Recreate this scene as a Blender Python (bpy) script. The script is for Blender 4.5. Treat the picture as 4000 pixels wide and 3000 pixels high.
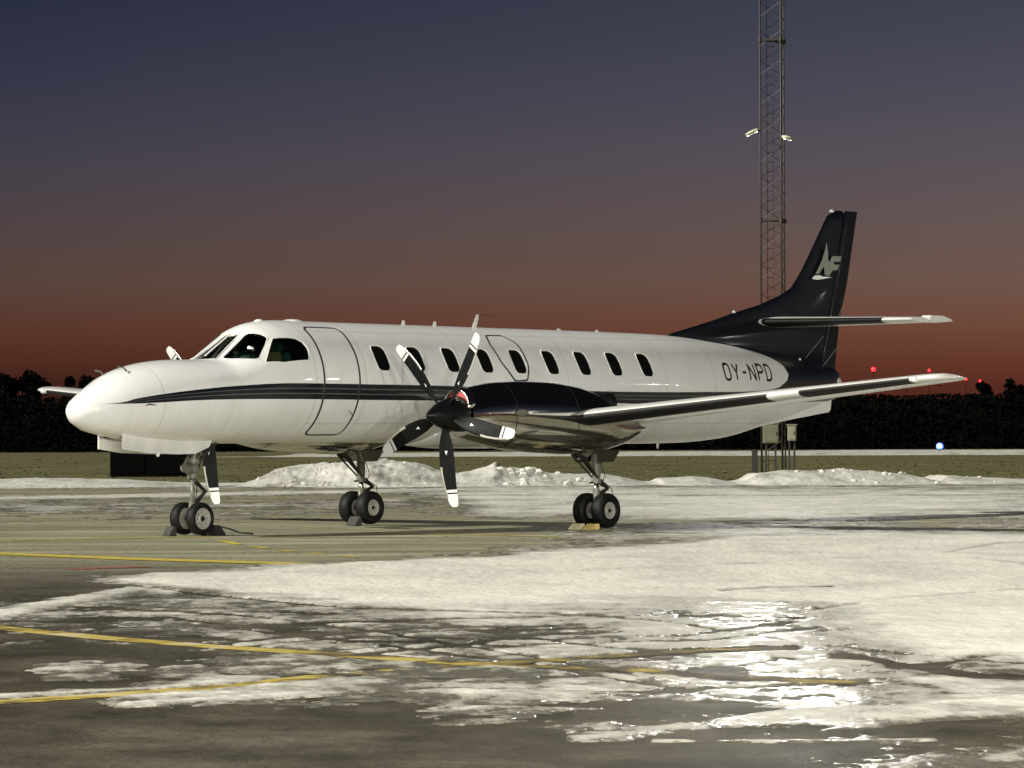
import bpy, bmesh, math, random
import numpy as np
from mathutils import Matrix, Vector
from mathutils.geometry import delaunay_2d_cdt
R = math.radians
random.seed(7)
rng = np.random.default_rng(7)
scene = bpy.context.scene
for o in list(bpy.data.objects): bpy.data.objects.remove(o)

# ---------------------------------------------------------------- camera
CAM_H, FPX, PITCH, ROLL = 1.385, 15980.0, 0.0119, -0.0037
cam_d = bpy.data.cameras.new('camera')
cam = bpy.data.objects.new('camera', cam_d)
scene.collection.objects.link(cam)
cam_d.sensor_width = 36.0
cam_d.lens = FPX / 4000 * 36
cam_d.clip_start = 0.5
cam_d.clip_end = 5000
cam.matrix_world = Matrix.Translation((0, 0, CAM_H)) @ Matrix.Rotation(math.pi/2 + PITCH, 4, 'X') @ Matrix.Rotation(ROLL, 4, 'Z')
scene.camera = cam
scene.render.resolution_x, scene.render.resolution_y = 1024, 768

# ---------------------------------------------------------------- dusk sky
world = bpy.data.worlds.new('World')
scene.world = world
world.use_nodes = True
wt = world.node_tree
wt.nodes.clear()
def N(t, kind, **kw):
    n = t.nodes.new(kind)
    for k, v in kw.items(): setattr(n, k, v)
    return n
w_out = N(wt, 'ShaderNodeOutputWorld'); w_bg = N(wt, 'ShaderNodeBackground')
tc = N(wt, 'ShaderNodeTexCoord'); sx = N(wt, 'ShaderNodeSeparateXYZ')
wt.links.new(tc.outputs['Generated'], sx.inputs[0])
asn = N(wt, 'ShaderNodeMath', operation='ARCSINE'); wt.links.new(sx.outputs['Z'], asn.inputs[0])
mr = N(wt, 'ShaderNodeMapRange'); wt.links.new(asn.outputs[0], mr.inputs['Value'])
mr.inputs['From Min'].default_value = R(-1); mr.inputs['From Max'].default_value = R(19)
def srgb(r, g, b):
    f = lambda c: c/12.92 if c <= .04045 else ((c+.055)/1.055)**2.4
    return (f(r/255), f(g/255), f(b/255), 1)
def ramp(t, stops, fac):
    r = N(t, 'ShaderNodeValToRGB'); r.color_ramp.interpolation = 'B_SPLINE' if 0 else 'EASE'
    r.color_ramp.interpolation = 'LINEAR'
    e = r.color_ramp.elements
    while len(e) > 1: e.remove(e[-1])
    e[0].position = stops[0][0]; e[0].color = stops[0][1]
    for p, c in stops[1:]:
        q = e.new(p); q.color = c
    t.links.new(fac, r.inputs[0]); return r
def el(d): return (d + 1) / 20
west = ramp(wt, [(el(-1), srgb(40,24,18)), (el(.6), srgb(56,31,24)), (el(1.0), srgb(77,42,31)), (el(1.5), srgb(89,54,43)), (el(2.1), srgb(87,67,59)), (el(2.9), srgb(79,66,68)),
                 (el(3.8), srgb(67,63,74)), (el(4.8), srgb(54,55,72)), (el(6.0), srgb(41,46,64)), (el(9), srgb(31,38,54)), (el(19), srgb(17,18,22))], mr.outputs[0])
east = ramp(wt, [(el(-1), srgb(52,30,22)), (el(.6), srgb(88,43,33)), (el(1.0), srgb(101,57,43)), (el(1.5), srgb(112,74,59)), (el(2.1), srgb(111,85,75)), (el(2.9), srgb(102,86,84)),
                 (el(3.8), srgb(91,83,90)), (el(4.8), srgb(78,76,88)), (el(6.0), srgb(64,67,81)), (el(9), srgb(42,47,63)), (el(19), srgb(17,18,22))], mr.outputs[0])
mx = N(wt, 'ShaderNodeMix', data_type='RGBA')
mr2 = N(wt, 'ShaderNodeMapRange'); wt.links.new(sx.outputs['X'], mr2.inputs['Value'])
mr2.inputs['From Min'].default_value = -.13; mr2.inputs['From Max'].default_value = .13
wt.links.new(mr2.outputs[0], mx.inputs['Factor'])
wt.links.new(west.outputs[0], mx.inputs['A']); wt.links.new(east.outputs[0], mx.inputs['B'])
wt.links.new(mx.outputs['Result'], w_bg.inputs['Color'])
w_bg.inputs['Strength'].default_value = .92
wt.links.new(w_bg.outputs[0], w_out.inputs[0])

# ---------------------------------------------------------------- apron floodlight, as a sun lamp
sun_d = bpy.data.lights.new('apron_floodlight', 'SUN')
sun_d.energy = 5.0; sun_d.angle = R(1.5); sun_d.color = (1.0, .975, .89)
sun = bpy.data.objects.new('apron_floodlight', sun_d); scene.collection.objects.link(sun)
sun.rotation_euler = Vector((1.0, 0.42, -0.64)).to_track_quat('-Z', 'Y').to_euler()
def flood(name, loc, target, power, radius=.35, spot=70, color=(1,.975,.90)):
    d = bpy.data.lights.new(name, 'SPOT'); d.energy = power; d.shadow_soft_size = radius
    d.spot_size = R(spot); d.spot_blend = .6; d.color = color
    o = bpy.data.objects.new(name, d); scene.collection.objects.link(o); o.location = loc
    o.rotation_euler = (Vector(target) - Vector(loc)).to_track_quat('-Z', 'Y').to_euler()
    return o
# unseen fill lamps added behind the camera to brighten the near side
for k, (fx, fy, fz, p) in enumerate(((-24, -4, 9, 12000), (-13, -8, 9, 17000), (-3, -10, 9, 21000), (8, -10, 9, 23000), (19, -8, 9, 25000), (30, -3, 10, 26000))):
    flood('camera_side_fill', (fx, fy, fz), (0, 60, 0), p)
# apron lamps out to the right of the picture
for k, (fx, fy, fz, p) in enumerate(((70, 71, 7, 1500), (78, 64, 8, 2200), (66, 58, 7, 1200), (92, 80, 9, 2200))):
    flood('apron_lamp', (fx, fy, fz), (0, 60, 1), p, .25)
# the two lamps carried by the lattice mast
MAST_Y = 140.0
flood('mast_lamp_light', (8.15, MAST_Y-.9, 11.5), (2, 20, 1.5), 4400, .35, 17)
flood('mast_lamp_light', (9.75, MAST_Y-.9, 11.3), (2, 20, 1.5), 6800, .35, 17)

scene.view_settings.view_transform = 'Standard'
scene.view_settings.look = 'None'
scene.view_settings.exposure = .12
scene.view_settings.gamma = 1
scene.view_settings.use_curve_mapping = False

# ---------------------------------------------------------------- helpers
col = scene.collection
def px_ray(u, v):
    u -= 2000; v -= 1500; r = -ROLL
    u, v = u*math.cos(r) - v*math.sin(r), u*math.sin(r) + v*math.cos(r)
    X, Z = u/FPX, -v/FPX; p = -PITCH
    return X, math.cos(p) + Z*math.sin(p), -math.sin(p) + Z*math.cos(p)
def gnd(u, v):
    X, Y, Z = px_ray(u, v); t = -CAM_H / Z
    return X*t, Y*t
def at(u, v, Yd):
    X, Y, Z = px_ray(u, v); t = Yd / Y
    return X*t, Yd, CAM_H + Z*t
def mesh(name, verts, faces, mat, parent=None, smooth=False, uvs=None):
    me = bpy.data.meshes.new(name)
    me.from_pydata([tuple(map(float, p)) for p in verts], [], [tuple(int(i) for i in f) for f in faces]); me.validate(); me.update()
    if smooth: me.polygons.foreach_set('use_smooth', [True]*len(me.polygons))
    o = bpy.data.objects.new(name, me); col.objects.link(o)
    if mat is not None: me.materials.append(mat)
    if parent is not None: o.parent = parent
    return o
def tag(o, label=None, cat=None, group=None, kind=None):
    if label: o['label'] = label
    if cat: o['category'] = cat
    if group: o['group'] = group
    if kind: o['kind'] = kind
    return o
def empty(name, loc, rz=0, **kw):
    o = bpy.data.objects.new(name, None); col.objects.link(o); o.location = loc; o.rotation_euler.z = rz
    o.empty_display_size = .2
    return tag(o, **kw)
class MB:
    def __init__(s): s.v = []; s.f = []
    def add(s, v, f):
        n = len(s.v); s.v += [tuple(p) for p in v]; s.f += [tuple(i+n for i in q) for q in f]; return s
    def box(s, a, b, M=None):
        x0,y0,z0 = a; x1,y1,z1 = b
        v = [(x0,y0,z0),(x1,y0,z0),(x1,y1,z0),(x0,y1,z0),(x0,y0,z1),(x1,y0,z1),(x1,y1,z1),(x0,y1,z1)]
        if M is not None: v = [tuple(M @ Vector(p)) for p in v]
        return s.add(v, [(0,3,2,1),(4,5,6,7),(0,1,5,4),(1,2,6,5),(2,3,7,6),(3,0,4,7)])
    def tube(s, pts, rad, n=12, cap=True):
        pts = [Vector(p) for p in pts]
        rs = rad if hasattr(rad, '__len__') else [rad]*len(pts)
        rings = []
        up = None
        for i, p in enumerate(pts):
            d = (pts[min(i+1, len(pts)-1)] - pts[max(i-1, 0)]).normalized()
            if up is None: up = d.orthogonal().normalized()
            a = (up - d*up.dot(d)).normalized(); b = d.cross(a); up = a
            rings.append([p + (a*math.cos(2*math.pi*k/n) + b*math.sin(2*math.pi*k/n))*rs[i] for k in range(n)])
        v = [q for r in rings for q in r]; f = []
        for i in range(len(rings)-1):
            for k in range(n):
                k2 = (k+1) % n
                f.append((i*n+k, i*n+k2, (i+1)*n+k2, (i+1)*n+k))
        if cap:
            f.append(tuple(range(n))[::-1]); f.append(tuple((len(rings)-1)*n + k for k in range(n)))
        return s.add(v, f)
    def lathe(s, prof, axis, origin, n=48):
        "prof: (distance along axis, radius); axis 'X' or 'Y'"
        v = []; f = []
        for t, r in prof:
            for k in range(n):
                a = 2*math.pi*k/n; c, w = r*math.cos(a), r*math.sin(a)
                p = (t, c, w) if axis == 'X' else (c, t, w) if axis == 'Y' else (c, w, t)
                v.append((p[0]+origin[0], p[1]+origin[1], p[2]+origin[2]))
        for i in range(len(prof)-1):
            for k in range(n):
                k2 = (k+1) % n; f.append((i*n+k, i*n+k2, (i+1)*n+k2, (i+1)*n+k))
        return s.add(v, f)
    def loft(s, rings, closed=True, caps=True):
        n = len(rings[0]); v = [q for r in rings for q in r]; f = []
        for i in range(len(rings)-1):
            for k in range(n if closed else n-1):
                k2 = (k+1) % n; f.append((i*n+k, i*n+k2, (i+1)*n+k2, (i+1)*n+k))
        if caps:
            f.append(tuple(range(n))[::-1]); f.append(tuple((len(rings)-1)*n+k for k in range(n)))
        return s.add(v, f)
    def build(s, name, mat, parent=None, smooth=False, bevel=0, auto=None):
        o = mesh(name, s.v, s.f, mat, parent, smooth)
        bm = bmesh.new(); bm.from_mesh(o.data); bmesh.ops.recalc_face_normals(bm, faces=bm.faces)
        if bevel:
            bmesh.ops.bevel(bm, geom=[e for e in bm.edges], offset=bevel, segments=2, affect='EDGES', clamp_overlap=True)
        if auto:
            for f in bm.faces: f.smooth = True
            for e in bm.edges:
                if len(e.link_faces) == 2 and e.calc_face_angle(0) > R(auto): e.smooth = False
        bm.to_mesh(o.data); bm.free()
        return o

# ---------------------------------------------------------------- materials
def mat(name, base, rough=.5, metal=0, coat=0, bump=0, bscale=20, vary=0, vscale=3, emit=None, estr=0, spec=None, alpha=None):
    m = bpy.data.materials.new(name); m.use_nodes = True; t = m.node_tree; b = t.nodes['Principled BSDF']
    base = (*base[:3], 1)
    b.inputs['Base Color'].default_value = base; b.inputs['Roughness'].default_value = rough; b.inputs['Metallic'].default_value = metal
    b.inputs['Coat Weight'].default_value = coat; b.inputs['Coat Roughness'].default_value = .06
    if spec is not None: b.inputs['Specular IOR Level'].default_value = spec
    if alpha is not None: b.inputs['Alpha'].default_value = alpha
    if emit: b.inputs['Emission Color'].default_value = (*emit, 1); b.inputs['Emission Strength'].default_value = estr
    co = N(t, 'ShaderNodeTexCoord')
    if vary:
        nz = N(t, 'ShaderNodeTexNoise'); nz.inputs['Scale'].default_value = vscale; nz.inputs['Detail'].default_value = 6
        t.links.new(co.outputs['Object'], nz.inputs['Vector'])
        r = ramp(t, [(.3, (*[c*(1-vary) for c in base[:3]], 1)), (.7, (*[min(1, c*(1+vary*.5)) for c in base[:3]], 1))], nz.outputs['Fac'])
        t.links.new(r.outputs[0], b.inputs['Base Color'])
        mrr = N(t, 'ShaderNodeMapRange'); t.links.new(nz.outputs['Fac'], mrr.inputs['Value'])
        mrr.inputs['To Min'].default_value = max(.02, rough*.8); mrr.inputs['To Max'].default_value = min(1, rough*1.3)
        t.links.new(mrr.outputs[0], b.inputs['Roughness'])
    if bump:
        nb = N(t, 'ShaderNodeTexNoise'); nb.inputs['Scale'].default_value = bscale; nb.inputs['Detail'].default_value = 4
        t.links.new(co.outputs['Object'], nb.inputs['Vector'])
        bp = N(t, 'ShaderNodeBump'); bp.inputs['Strength'].default_value = bump; bp.inputs['Distance'].default_value = .02
        t.links.new(nb.outputs['Fac'], bp.inputs['Height']); t.links.new(bp.outputs[0], b.inputs['Normal'])
    return m
WHITE = (.74, .735, .70); NAVY = (.005, .0065, .010)
M_white = mat('white_paint', WHITE, .28, coat=.5, vary=.08, vscale=2)
M_white_rough = mat('weathered_white_paint', (.68,.67,.63), .4, vary=.12, vscale=4)
M_navy = mat('navy_gloss_paint', NAVY, .38, coat=.03, vary=.1, spec=.14)
M_cowl = mat('dark_gloss_cowling_paint', (.58,.565,.51), .08, metal=1, coat=.0, bump=.16, bscale=1.5, vary=.1)
M_boot = mat('rubber_deicing_boot', (.010,.009,.008), .45, vary=.2, vscale=8, spec=.2)
M_black = mat('black_satin', (.004,.004,.004), .35, vary=.2, spec=.25)
M_prop = mat('black_blade_paint', (.0045,.0045,.0045), .5, vary=.2, vscale=9, spec=.12)
M_tip = mat('white_blade_paint', (.58,.58,.56), .35)
M_sheath = mat('nickel_edge_sheath', (.78,.75,.68), .3, metal=.9)
M_tyre = mat('tyre_rubber', (.006,.006,.0055), .55, spec=.2, bump=.2, bscale=60, vary=.2, vscale=10)
M_rim = mat('wheel_rim_paint', (.36,.35,.31), .4, vary=.2, vscale=12)
M_strut = mat('gear_leg_grey_paint', (.15,.145,.115), .4, vary=.3, vscale=10)
M_chrome = mat('chrome_piston', (.7,.68,.62), .18, metal=1)
M_dark_strut = mat('dark_gear_links', (.022,.021,.018), .45, vary=.3, vscale=10)
M_seal = mat('door_seal_rubber', (.025,.024,.022), .5)
M_glass = mat('dark_cabin_glass', (.006,.0065,.005), .12, spec=.3)
M_rim_win = mat('window_surround', (.78,.77,.72), .3, coat=.4)
M_glare = mat('glareshield_grey', (.22,.22,.19), .8)
M_interior = mat('cockpit_interior', (.010,.016,.011), .8)
M_seat = mat('cockpit_seat_fabric', (.03,.10,.07), .8)
M_tan = mat('cockpit_trim_tan', (.20,.17,.08), .7)
M_intake_red = mat('red_intake_plug', (.36,.035,.03), .6, bump=.2, bscale=30)
M_lip = mat('polished_intake_lip', (.8,.78,.74), .15, metal=1)
M_exhaust = mat('sooty_exhaust_metal', (.03,.03,.028), .45, metal=.6)
M_registration = mat('registration_lettering', (.012,.012,.014), .35)
M_logo = mat('logo_silver_grey', (.22,.23,.19), .4)
M_logo_white = mat('logo_white', (.8,.8,.76), .4)
M_lampglass = mat('clear_lamp_glass', (.8,.8,.78), .08, coat=1)
def m_glass_clear():
    m = bpy.data.materials.new('cockpit_glass'); m.use_nodes = True; t = m.node_tree; t.nodes.clear()
    o = N(t, 'ShaderNodeOutputMaterial'); g = N(t, 'ShaderNodeBsdfGlossy'); tr = N(t, 'ShaderNodeBsdfTransparent'); mi = N(t, 'ShaderNodeMixShader'); fr = N(t, 'ShaderNodeFresnel')
    g.inputs['Roughness'].default_value = .05; tr.inputs['Color'].default_value = (.5,.56,.5,1); fr.inputs['IOR'].default_value = 1.5
    t.links.new(fr.outputs[0], mi.inputs[0]); t.links.new(tr.outputs[0], mi.inputs[1]); t.links.new(g.outputs[0], mi.inputs[2]); t.links.new(mi.outputs[0], o.inputs[0])
    return m
M_cockglass = m_glass_clear()

def fuselage_paint():
    m = bpy.data.materials.new('fuselage_livery'); m.use_nodes = True; t = m.node_tree; b = t.nodes['Principled BSDF']
    co = N(t, 'ShaderNodeTexCoord'); s = N(t, 'ShaderNodeSeparateXYZ'); t.links.new(co.outputs['Object'], s.inputs[0])
    def math_(op, a, c=None, d=None):
        n = N(t, 'ShaderNodeMath', operation=op)
        for i, q in enumerate((a, c, d)):
            if q is None: continue
            if isinstance(q, (int, float)): n.inputs[i].default_value = q
            else: t.links.new(q, n.inputs[i])
        return n.outputs[0]
    xn = math_('DIVIDE', s.outputs['X'], 18.0)
    def curve(pts):
        n = N(t, 'ShaderNodeFloatCurve'); c = n.mapping.curves[0]
        P = [(x/18, (z-1.5)/1.6) for x, z in pts]
        c.points[0].location = P[0]; c.points[1].location = P[-1]
        for p in P[1:-1]: c.points.new(*p)
        for p in c.points: p.handle_type = 'AUTO_CLAMPED'
        n.mapping.update(); t.links.new(xn, n.inputs['Value'])
        return math_('ADD', math_('MULTIPLY', n.outputs[0], 1.6), 1.5)
    zT = curve([(0,1.77),(.61,1.795),(.93,1.86),(1.42,1.93),(1.95,1.985),(2.53,2.03),(3.7,2.075),(5,2.068),(6.3,2.06),(9.9,2.0),(11.36,1.992),(12.75,2.0),(13.8,2.012),(14.77,2.06),(15.15,2.16),(15.30,2.24),(15.34,2.30),(18,2.30)])
    zB = curve([(0,1.775),(.61,1.785),(.92,1.79),(1.27,1.805),(1.76,1.83),(2.52,1.85),(3.7,1.856),(5,1.85),(6.3,1.845),(10.3,1.825),(11.4,1.81),(14,1.82),(16,1.86),(18,1.9)])
    zU = curve([(0,3.09),(12.0,3.05),(12.45,2.90),(13.0,2.855),(13.6,2.79),(14.08,2.74),(14.63,2.65),(15.06,2.53),(15.26,2.42),(15.34,2.30),(18,2.30)])
    z = s.outputs['Z']
    above = math_('GREATER_THAN', z, zU)
    band = math_('MULTIPLY', math_('LESS_THAN', z, zT), math_('GREATER_THAN', z, zB))
    frac = math_('DIVIDE', math_('SUBTRACT', z, zB), math_('SUBTRACT', zT, zB))
    def pin(c, w): return math_('LESS_THAN', math_('ABSOLUTE', math_('SUBTRACT', frac, c)), w)
    fwd = math_('LESS_THAN', s.outputs['X'], 13.3)
    pins = math_('MULTIPLY', math_('MAXIMUM', pin(.36, .035), pin(.68, .03)), fwd)
    dark = math_('MAXIMUM', above, band)
    nz = N(t, 'ShaderNodeTexNoise'); nz.inputs['Scale'].default_value = 1.7; nz.inputs['Detail'].default_value = 7; t.links.new(co.outputs['Object'], nz.inputs['Vector'])
    white = ramp(t, [(.3, (.745,.745,.72,1)), (.7, (.80,.80,.785,1))], nz.outputs['Fac'])
    # faint frame joints and rain-streak grime
    mp = N(t, 'ShaderNodeMapping'); mp.inputs['Scale'].default_value = (5, 1, .5); t.links.new(co.outputs['Object'], mp.inputs[0])
    gz = N(t, 'ShaderNodeTexNoise'); gz.inputs['Scale'].default_value = 2.0; gz.inputs['Detail'].default_value = 7; gz.inputs['Roughness'].default_value = .65; t.links.new(mp.outputs[0], gz.inputs['Vector'])
    low_ = N(t, 'ShaderNodeMapRange'); t.links.new(z, low_.inputs['Value']); low_.inputs['From Min'].default_value = 2.0; low_.inputs['From Max'].default_value = 1.25; low_.inputs['To Min'].default_value = .25; low_.inputs['To Max'].default_value = 1
    gr_ = ramp(t, [(.40, (1,1,1,1)), (.75, (.86,.84,.77,1))], gz.outputs['Fac'])
    gm = N(t, 'ShaderNodeMix', data_type='RGBA', blend_type='MULTIPLY'); t.links.new(low_.outputs[0], gm.inputs['Factor']); t.links.new(white.outputs[0], gm.inputs['A']); t.links.new(gr_.outputs[0], gm.inputs['B'])
    sm = None
    for xj in (1.32, 4.0, 5.0, 7.05, 9.4, 11.75, 13.0, 14.3):
        d_ = math_('LESS_THAN', math_('ABSOLUTE', math_('SUBTRACT', s.outputs['X'], xj)), .010); sm = d_ if sm is None else math_('MAXIMUM', sm, d_)
    for zj in (2.80, 1.52):
        d_ = math_('MULTIPLY', math_('LESS_THAN', math_('ABSOLUTE', math_('SUBTRACT', z, zj)), .006), math_('GREATER_THAN', s.outputs['X'], 4.0)); sm = math_('MAXIMUM', sm, d_)
    jm = N(t, 'ShaderNodeMix', data_type='RGBA', blend_type='MULTIPLY'); t.links.new(math_('MULTIPLY', sm, .28), jm.inputs['Factor']); t.links.new(gm.outputs['Result'], jm.inputs['A']); jm.inputs['B'].default_value = (.35,.33,.3,1)
    m1 = N(t, 'ShaderNodeMix', data_type='RGBA'); t.links.new(pins, m1.inputs['Factor']); m1.inputs['A'].default_value = (*NAVY, 1); m1.inputs['B'].default_value = (.10,.105,.10,1)
    m2 = N(t, 'ShaderNodeMix', data_type='RGBA'); t.links.new(dark, m2.inputs['Factor']); t.links.new(jm.outputs['Result'], m2.inputs['A']); t.links.new(m1.outputs['Result'], m2.inputs['B'])
    t.links.new(m2.outputs['Result'], b.inputs['Base Color'])
    b.inputs['Roughness'].default_value = .38; b.inputs['Specular IOR Level'].default_value = .35; b.inputs['Coat Weight'].default_value = .6; b.inputs['Coat Roughness'].default_value = .045
    n2 = N(t, 'ShaderNodeTexNoise'); n2.inputs['Scale'].default_value = 3.2; n2.inputs['Detail'].default_value = 2; t.links.new(co.outputs['Object'], n2.inputs['Vector'])
    bp = N(t, 'ShaderNodeBump'); bp.inputs['Strength'].default_value = .12; bp.inputs['Distance'].default_value = .02
    t.links.new(n2.outputs['Fac'], bp.inputs['Height']); t.links.new(bp.outputs[0], b.inputs['Normal']); t.links.new(bp.outputs[0], b.inputs['Coat Normal'])
    return m
M_livery = fuselage_paint()

# ---------------------------------------------------------------- fuselage surface

# x, ztop, zbot, halfwidth, zc(max width height), exponent top, exponent bottom
ST=[
(.12,1.6902,1.6898,.0003,1.69,2,2),
(.1215,1.703,1.677,.014,1.69,2,2),
(.15,1.77,1.60,.09,1.69,2,2),
(.25,1.86,1.51,.19,1.69,2,2),
(.45,1.98,1.42,.31,1.70,2,2),
(.75,2.145,1.36,.44,1.73,2,2),
(1.10,2.27,1.31,.54,1.77,2,2),
(1.50,2.35,1.275,.62,1.82,2,2),
(1.90,2.385,1.255,.67,1.87,2.1,2),
(2.30,2.395,1.25,.71,1.91,2.2,2),
(2.60,2.41,1.25,.725,1.93,2.3,2),
(2.72,2.45,1.25,.735,1.94,2.3,2),
(2.93,2.58,1.25,.755,1.96,2.2,2),
(3.13,2.715,1.25,.78,1.99,2.15,2),
(3.30,2.83,1.25,.795,2.02,2.1,2),
(3.50,2.91,1.25,.81,2.05,2,2),
(3.75,2.95,1.25,.825,2.08,2,2),
(4.05,2.962,1.25,.835,2.09,2,2),
(4.60,2.955,1.25,.84,2.10,2,2),
(8.0,2.935,1.23,.84,2.085,2,2),
(11.0,2.915,1.215,.84,2.065,2,2),
(12.2,2.90,1.21,.835,2.06,2,2),
(13.0,2.87,1.22,.80,2.07,2,2),
(14.0,2.80,1.28,.70,2.08,2,2),
(15.0,2.70,1.45,.54,2.12,2,2),
(16.0,2.58,1.67,.34,2.15,2,2),
(16.8,2.47,1.84,.17,2.17,2,2),
(17.2,2.40,1.93,.08,2.18,2,2),
(17.3,2.35,2.0,.03,2.18,2,2),
]
ST=np.array(ST,float)
def pchip(xs,ys,x):
    h=np.diff(xs);d=np.diff(ys)/h;m=np.zeros_like(ys)
    m[0]=d[0];m[-1]=d[-1]
    for i in range(1,len(xs)-1):
        if d[i-1]*d[i]>0:
            w1=2*h[i]+h[i-1];w2=h[i]+2*h[i-1];m[i]=(w1+w2)/(w1/d[i-1]+w2/d[i])
    i=np.clip(np.searchsorted(xs,x)-1,0,len(xs)-2);t=(x-xs[i])/h[i]
    return ys[i]*(1+2*t)*(1-t)**2+h[i]*m[i]*t*(1-t)**2+ys[i+1]*t*t*(3-2*t)+h[i]*m[i+1]*t*t*(t-1)
def sec(x): return [pchip(ST[:,0],ST[:,k],np.asarray(x,float)) for k in range(1,7)]
def surf(x,ph,off=0):
    "ph: 0=port side horizontal, +90 top, -90 bottom (port y negative), 180 starboard"
    zt,zb,hw,zc,nt,nb=sec(x)
    c,s=np.cos(ph),np.sin(ph)
    n=np.where(s>=0,nt,nb);H=np.where(s>=0,zt-zc,zc-zb)
    y=-(hw+off)*np.sign(c)*np.abs(c)**(2/n);z=zc+(H+off)*np.sign(s)*np.abs(s)**(2/n)
    return np.stack([x+0*y,y,z],-1)

# ================================================================ AIRPLANE
TH, PX0, PY0 = 0.862, -5.92, 53.8
plane = empty('airplane', (PX0, PY0, 0), TH, label='white twin-propeller airplane with navy tail and stripes parked on the snowy apron', cat='airplane')
FS = .84
def to3(p, off=0): return surf(np.array(p[0]), np.array(p[1])/FS, off)
def cdt(points, edges, keep):
    vs, es, fs, *_ = delaunay_2d_cdt([Vector(p) for p in points], edges, [], 0, 1e-5)
    out = []
    for f in fs:
        c = sum((vs[i] for i in f), Vector((0, 0))) / len(f)
        if keep(c): out.append(tuple(f))
    return [(v.x, v.y) for v in vs], out
def inside(p, poly):
    x, y = p[0], p[1]; r = False
    for i in range(len(poly)):
        x1, y1 = poly[i]; x2, y2 = poly[i-1]
        if (y1 > y) != (y2 > y) and x < (x2-x1)*(y-y1)/(y2-y1)+x1: r = not r
    return r
def rrect(cx, cy, w, h, r, n=5):
    P = []
    for sx_, sy_, a0 in ((1,1,0), (-1,1,90), (-1,-1,180), (1,-1,270)):
        for k in range(n+1):
            a = R(a0 + 90*k/n); P.append((cx + sx_*(w/2-r) + r*math.cos(a), cy + sy_*(h/2-r) + r*math.sin(a)))
    return P
def roundpoly(P, it=3):
    for _ in range(it):
        Q = []
        for i in range(len(P)):
            a, b = P[i], P[(i+1) % len(P)]
            t = .085 if _ == 0 else .25
            Q += [(a[0]*(1-t)+b[0]*t, a[1]*(1-t)+b[1]*t), (a[0]*t+b[0]*(1-t), a[1]*t+b[1]*(1-t))]
        P = Q
    return P
def grow(P, d):
    A = sum(P[i][0]*P[(i+1) % len(P)][1] - P[(i+1) % len(P)][0]*P[i][1] for i in range(len(P)))
    sg = 1 if A > 0 else -1; Q = []
    for i in range(len(P)):
        a, b = P[i-1], P[(i+1) % len(P)]; tx, ty = b[0]-a[0], b[1]-a[1]; L = math.hypot(tx, ty) or 1
        Q.append((P[i][0] + sg*ty/L*d, P[i][1] - sg*tx/L*d))
    return Q
def deg(P): return [(x, R(p)*FS) for x, p in P]
MIR = math.pi*FS
def mir(P): return [(x, MIR - q) for x, q in P]
def densify(P, d=.05):
    Q = []
    for i in range(len(P)):
        a, b = P[i], P[(i+1) % len(P)]; n = max(1, int(math.hypot(b[0]-a[0], b[1]-a[1])/d))
        Q += [(a[0]+(b[0]-a[0])*k/n, a[1]+(b[1]-a[1])*k/n) for k in range(n)]
    return Q
def patch(name, P, off, m, parent, holes=(), d=.05):
    P = densify(P, d); loops = [P] + [list(h) for h in holes]
    pts = []; ed = []
    for L in loops:
        n = len(pts); pts += L; ed += [(n+i, n+(i+1) % len(L)) for i in range(len(L))]
    xs = [p[0] for p in P]; ys = [p[1] for p in P]
    x = min(xs)+d
    while x < max(xs):
        y = min(ys)+d
        while y < max(ys):
            if inside((x, y), P): pts.append((x+.001, y+.0007))
            y += d
        x += d
    vs, fs = cdt(pts, ed, lambda c: inside(c, P) and not any(inside(c, h) for h in holes))
    return mesh(name, [to3(v, off) for v in vs], fs, m, parent, True)
def ring(name, P, prof, m, parent):
    "prof: list of (grow, offset)"
    rings = [[tuple(to3(p, o)) for p in (grow(P, g) if g else P)] for g, o in prof]
    b = MB(); b.loft(rings, True, False)
    return b.build(name, m, parent, smooth=True)

# window outlines
W1 = roundpoly(deg([(2.595,76),(2.595,104),(3.21,98),(3.15,90),(3.21,82)]), 1)
W2 = roundpoly(deg([(3.235,74.5),(3.39,53),(3.045,35.5),(2.67,70)]), 1)
W3 = roundpoly(deg([(3.44,50),(3.82,45),(3.92,39.5),(3.955,32),(3.91,20.5),(3.42,21.5),(3.12,28.5)]), 2)
WX = [5.385 + .7395*k for k in range(9)]
def pwin(x): 
    h = FS*R(38-10.5); c = FS*R(24.2)
    P = rrect(0, 0, .275, .385, .085)
    return [(x + a - .02*b/.2, c + b) for a, b in P]
wins = [(W1,'windscreen'),(W2,'cockpit_side_window'),(W3,'cockpit_rear_window')]
HOLES = []
for P, nm_ in wins: HOLES += [P] if nm_ == 'windscreen' else [P, mir(P)]
PW = [pwin(x) for x in WX]
for P in PW: HOLES += [P, mir(P)]
# hull
pts = []; ed = []
for h in HOLES:
    n = len(pts); pts += h; ed += [(n+i, n+(i+1) % len(h)) for i in range(len(h))]
xs = list(ST[:6,0]) + list(np.linspace(.95, 4.4, 60)) + list(np.linspace(4.5, 12, 64)) + list(np.linspace(12.15, 17.3, 46))
LO, HI = -math.pi/2*FS, 1.5*math.pi*FS
phs = np.linspace(LO, HI, 97)
bb = [(min(p[0] for p in h)-.015, max(p[0] for p in h)+.015, min(p[1] for p in h)-.015, max(p[1] for p in h)+.015, h) for h in HOLES]
for x in xs:
    for q in phs:
        if any(b[0] < x < b[1] and b[2] < q < b[3] and (inside((x, q), grow(b[4], .012))) for b in bb): continue
        pts.append((float(x), float(q)))
def keep_hull(c): return not any(b[0] < c[0] < b[1] and b[2] < c[1] < b[3] and inside(c, b[4]) for b in bb)
vs, fs = cdt(pts, ed, keep_hull)
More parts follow.
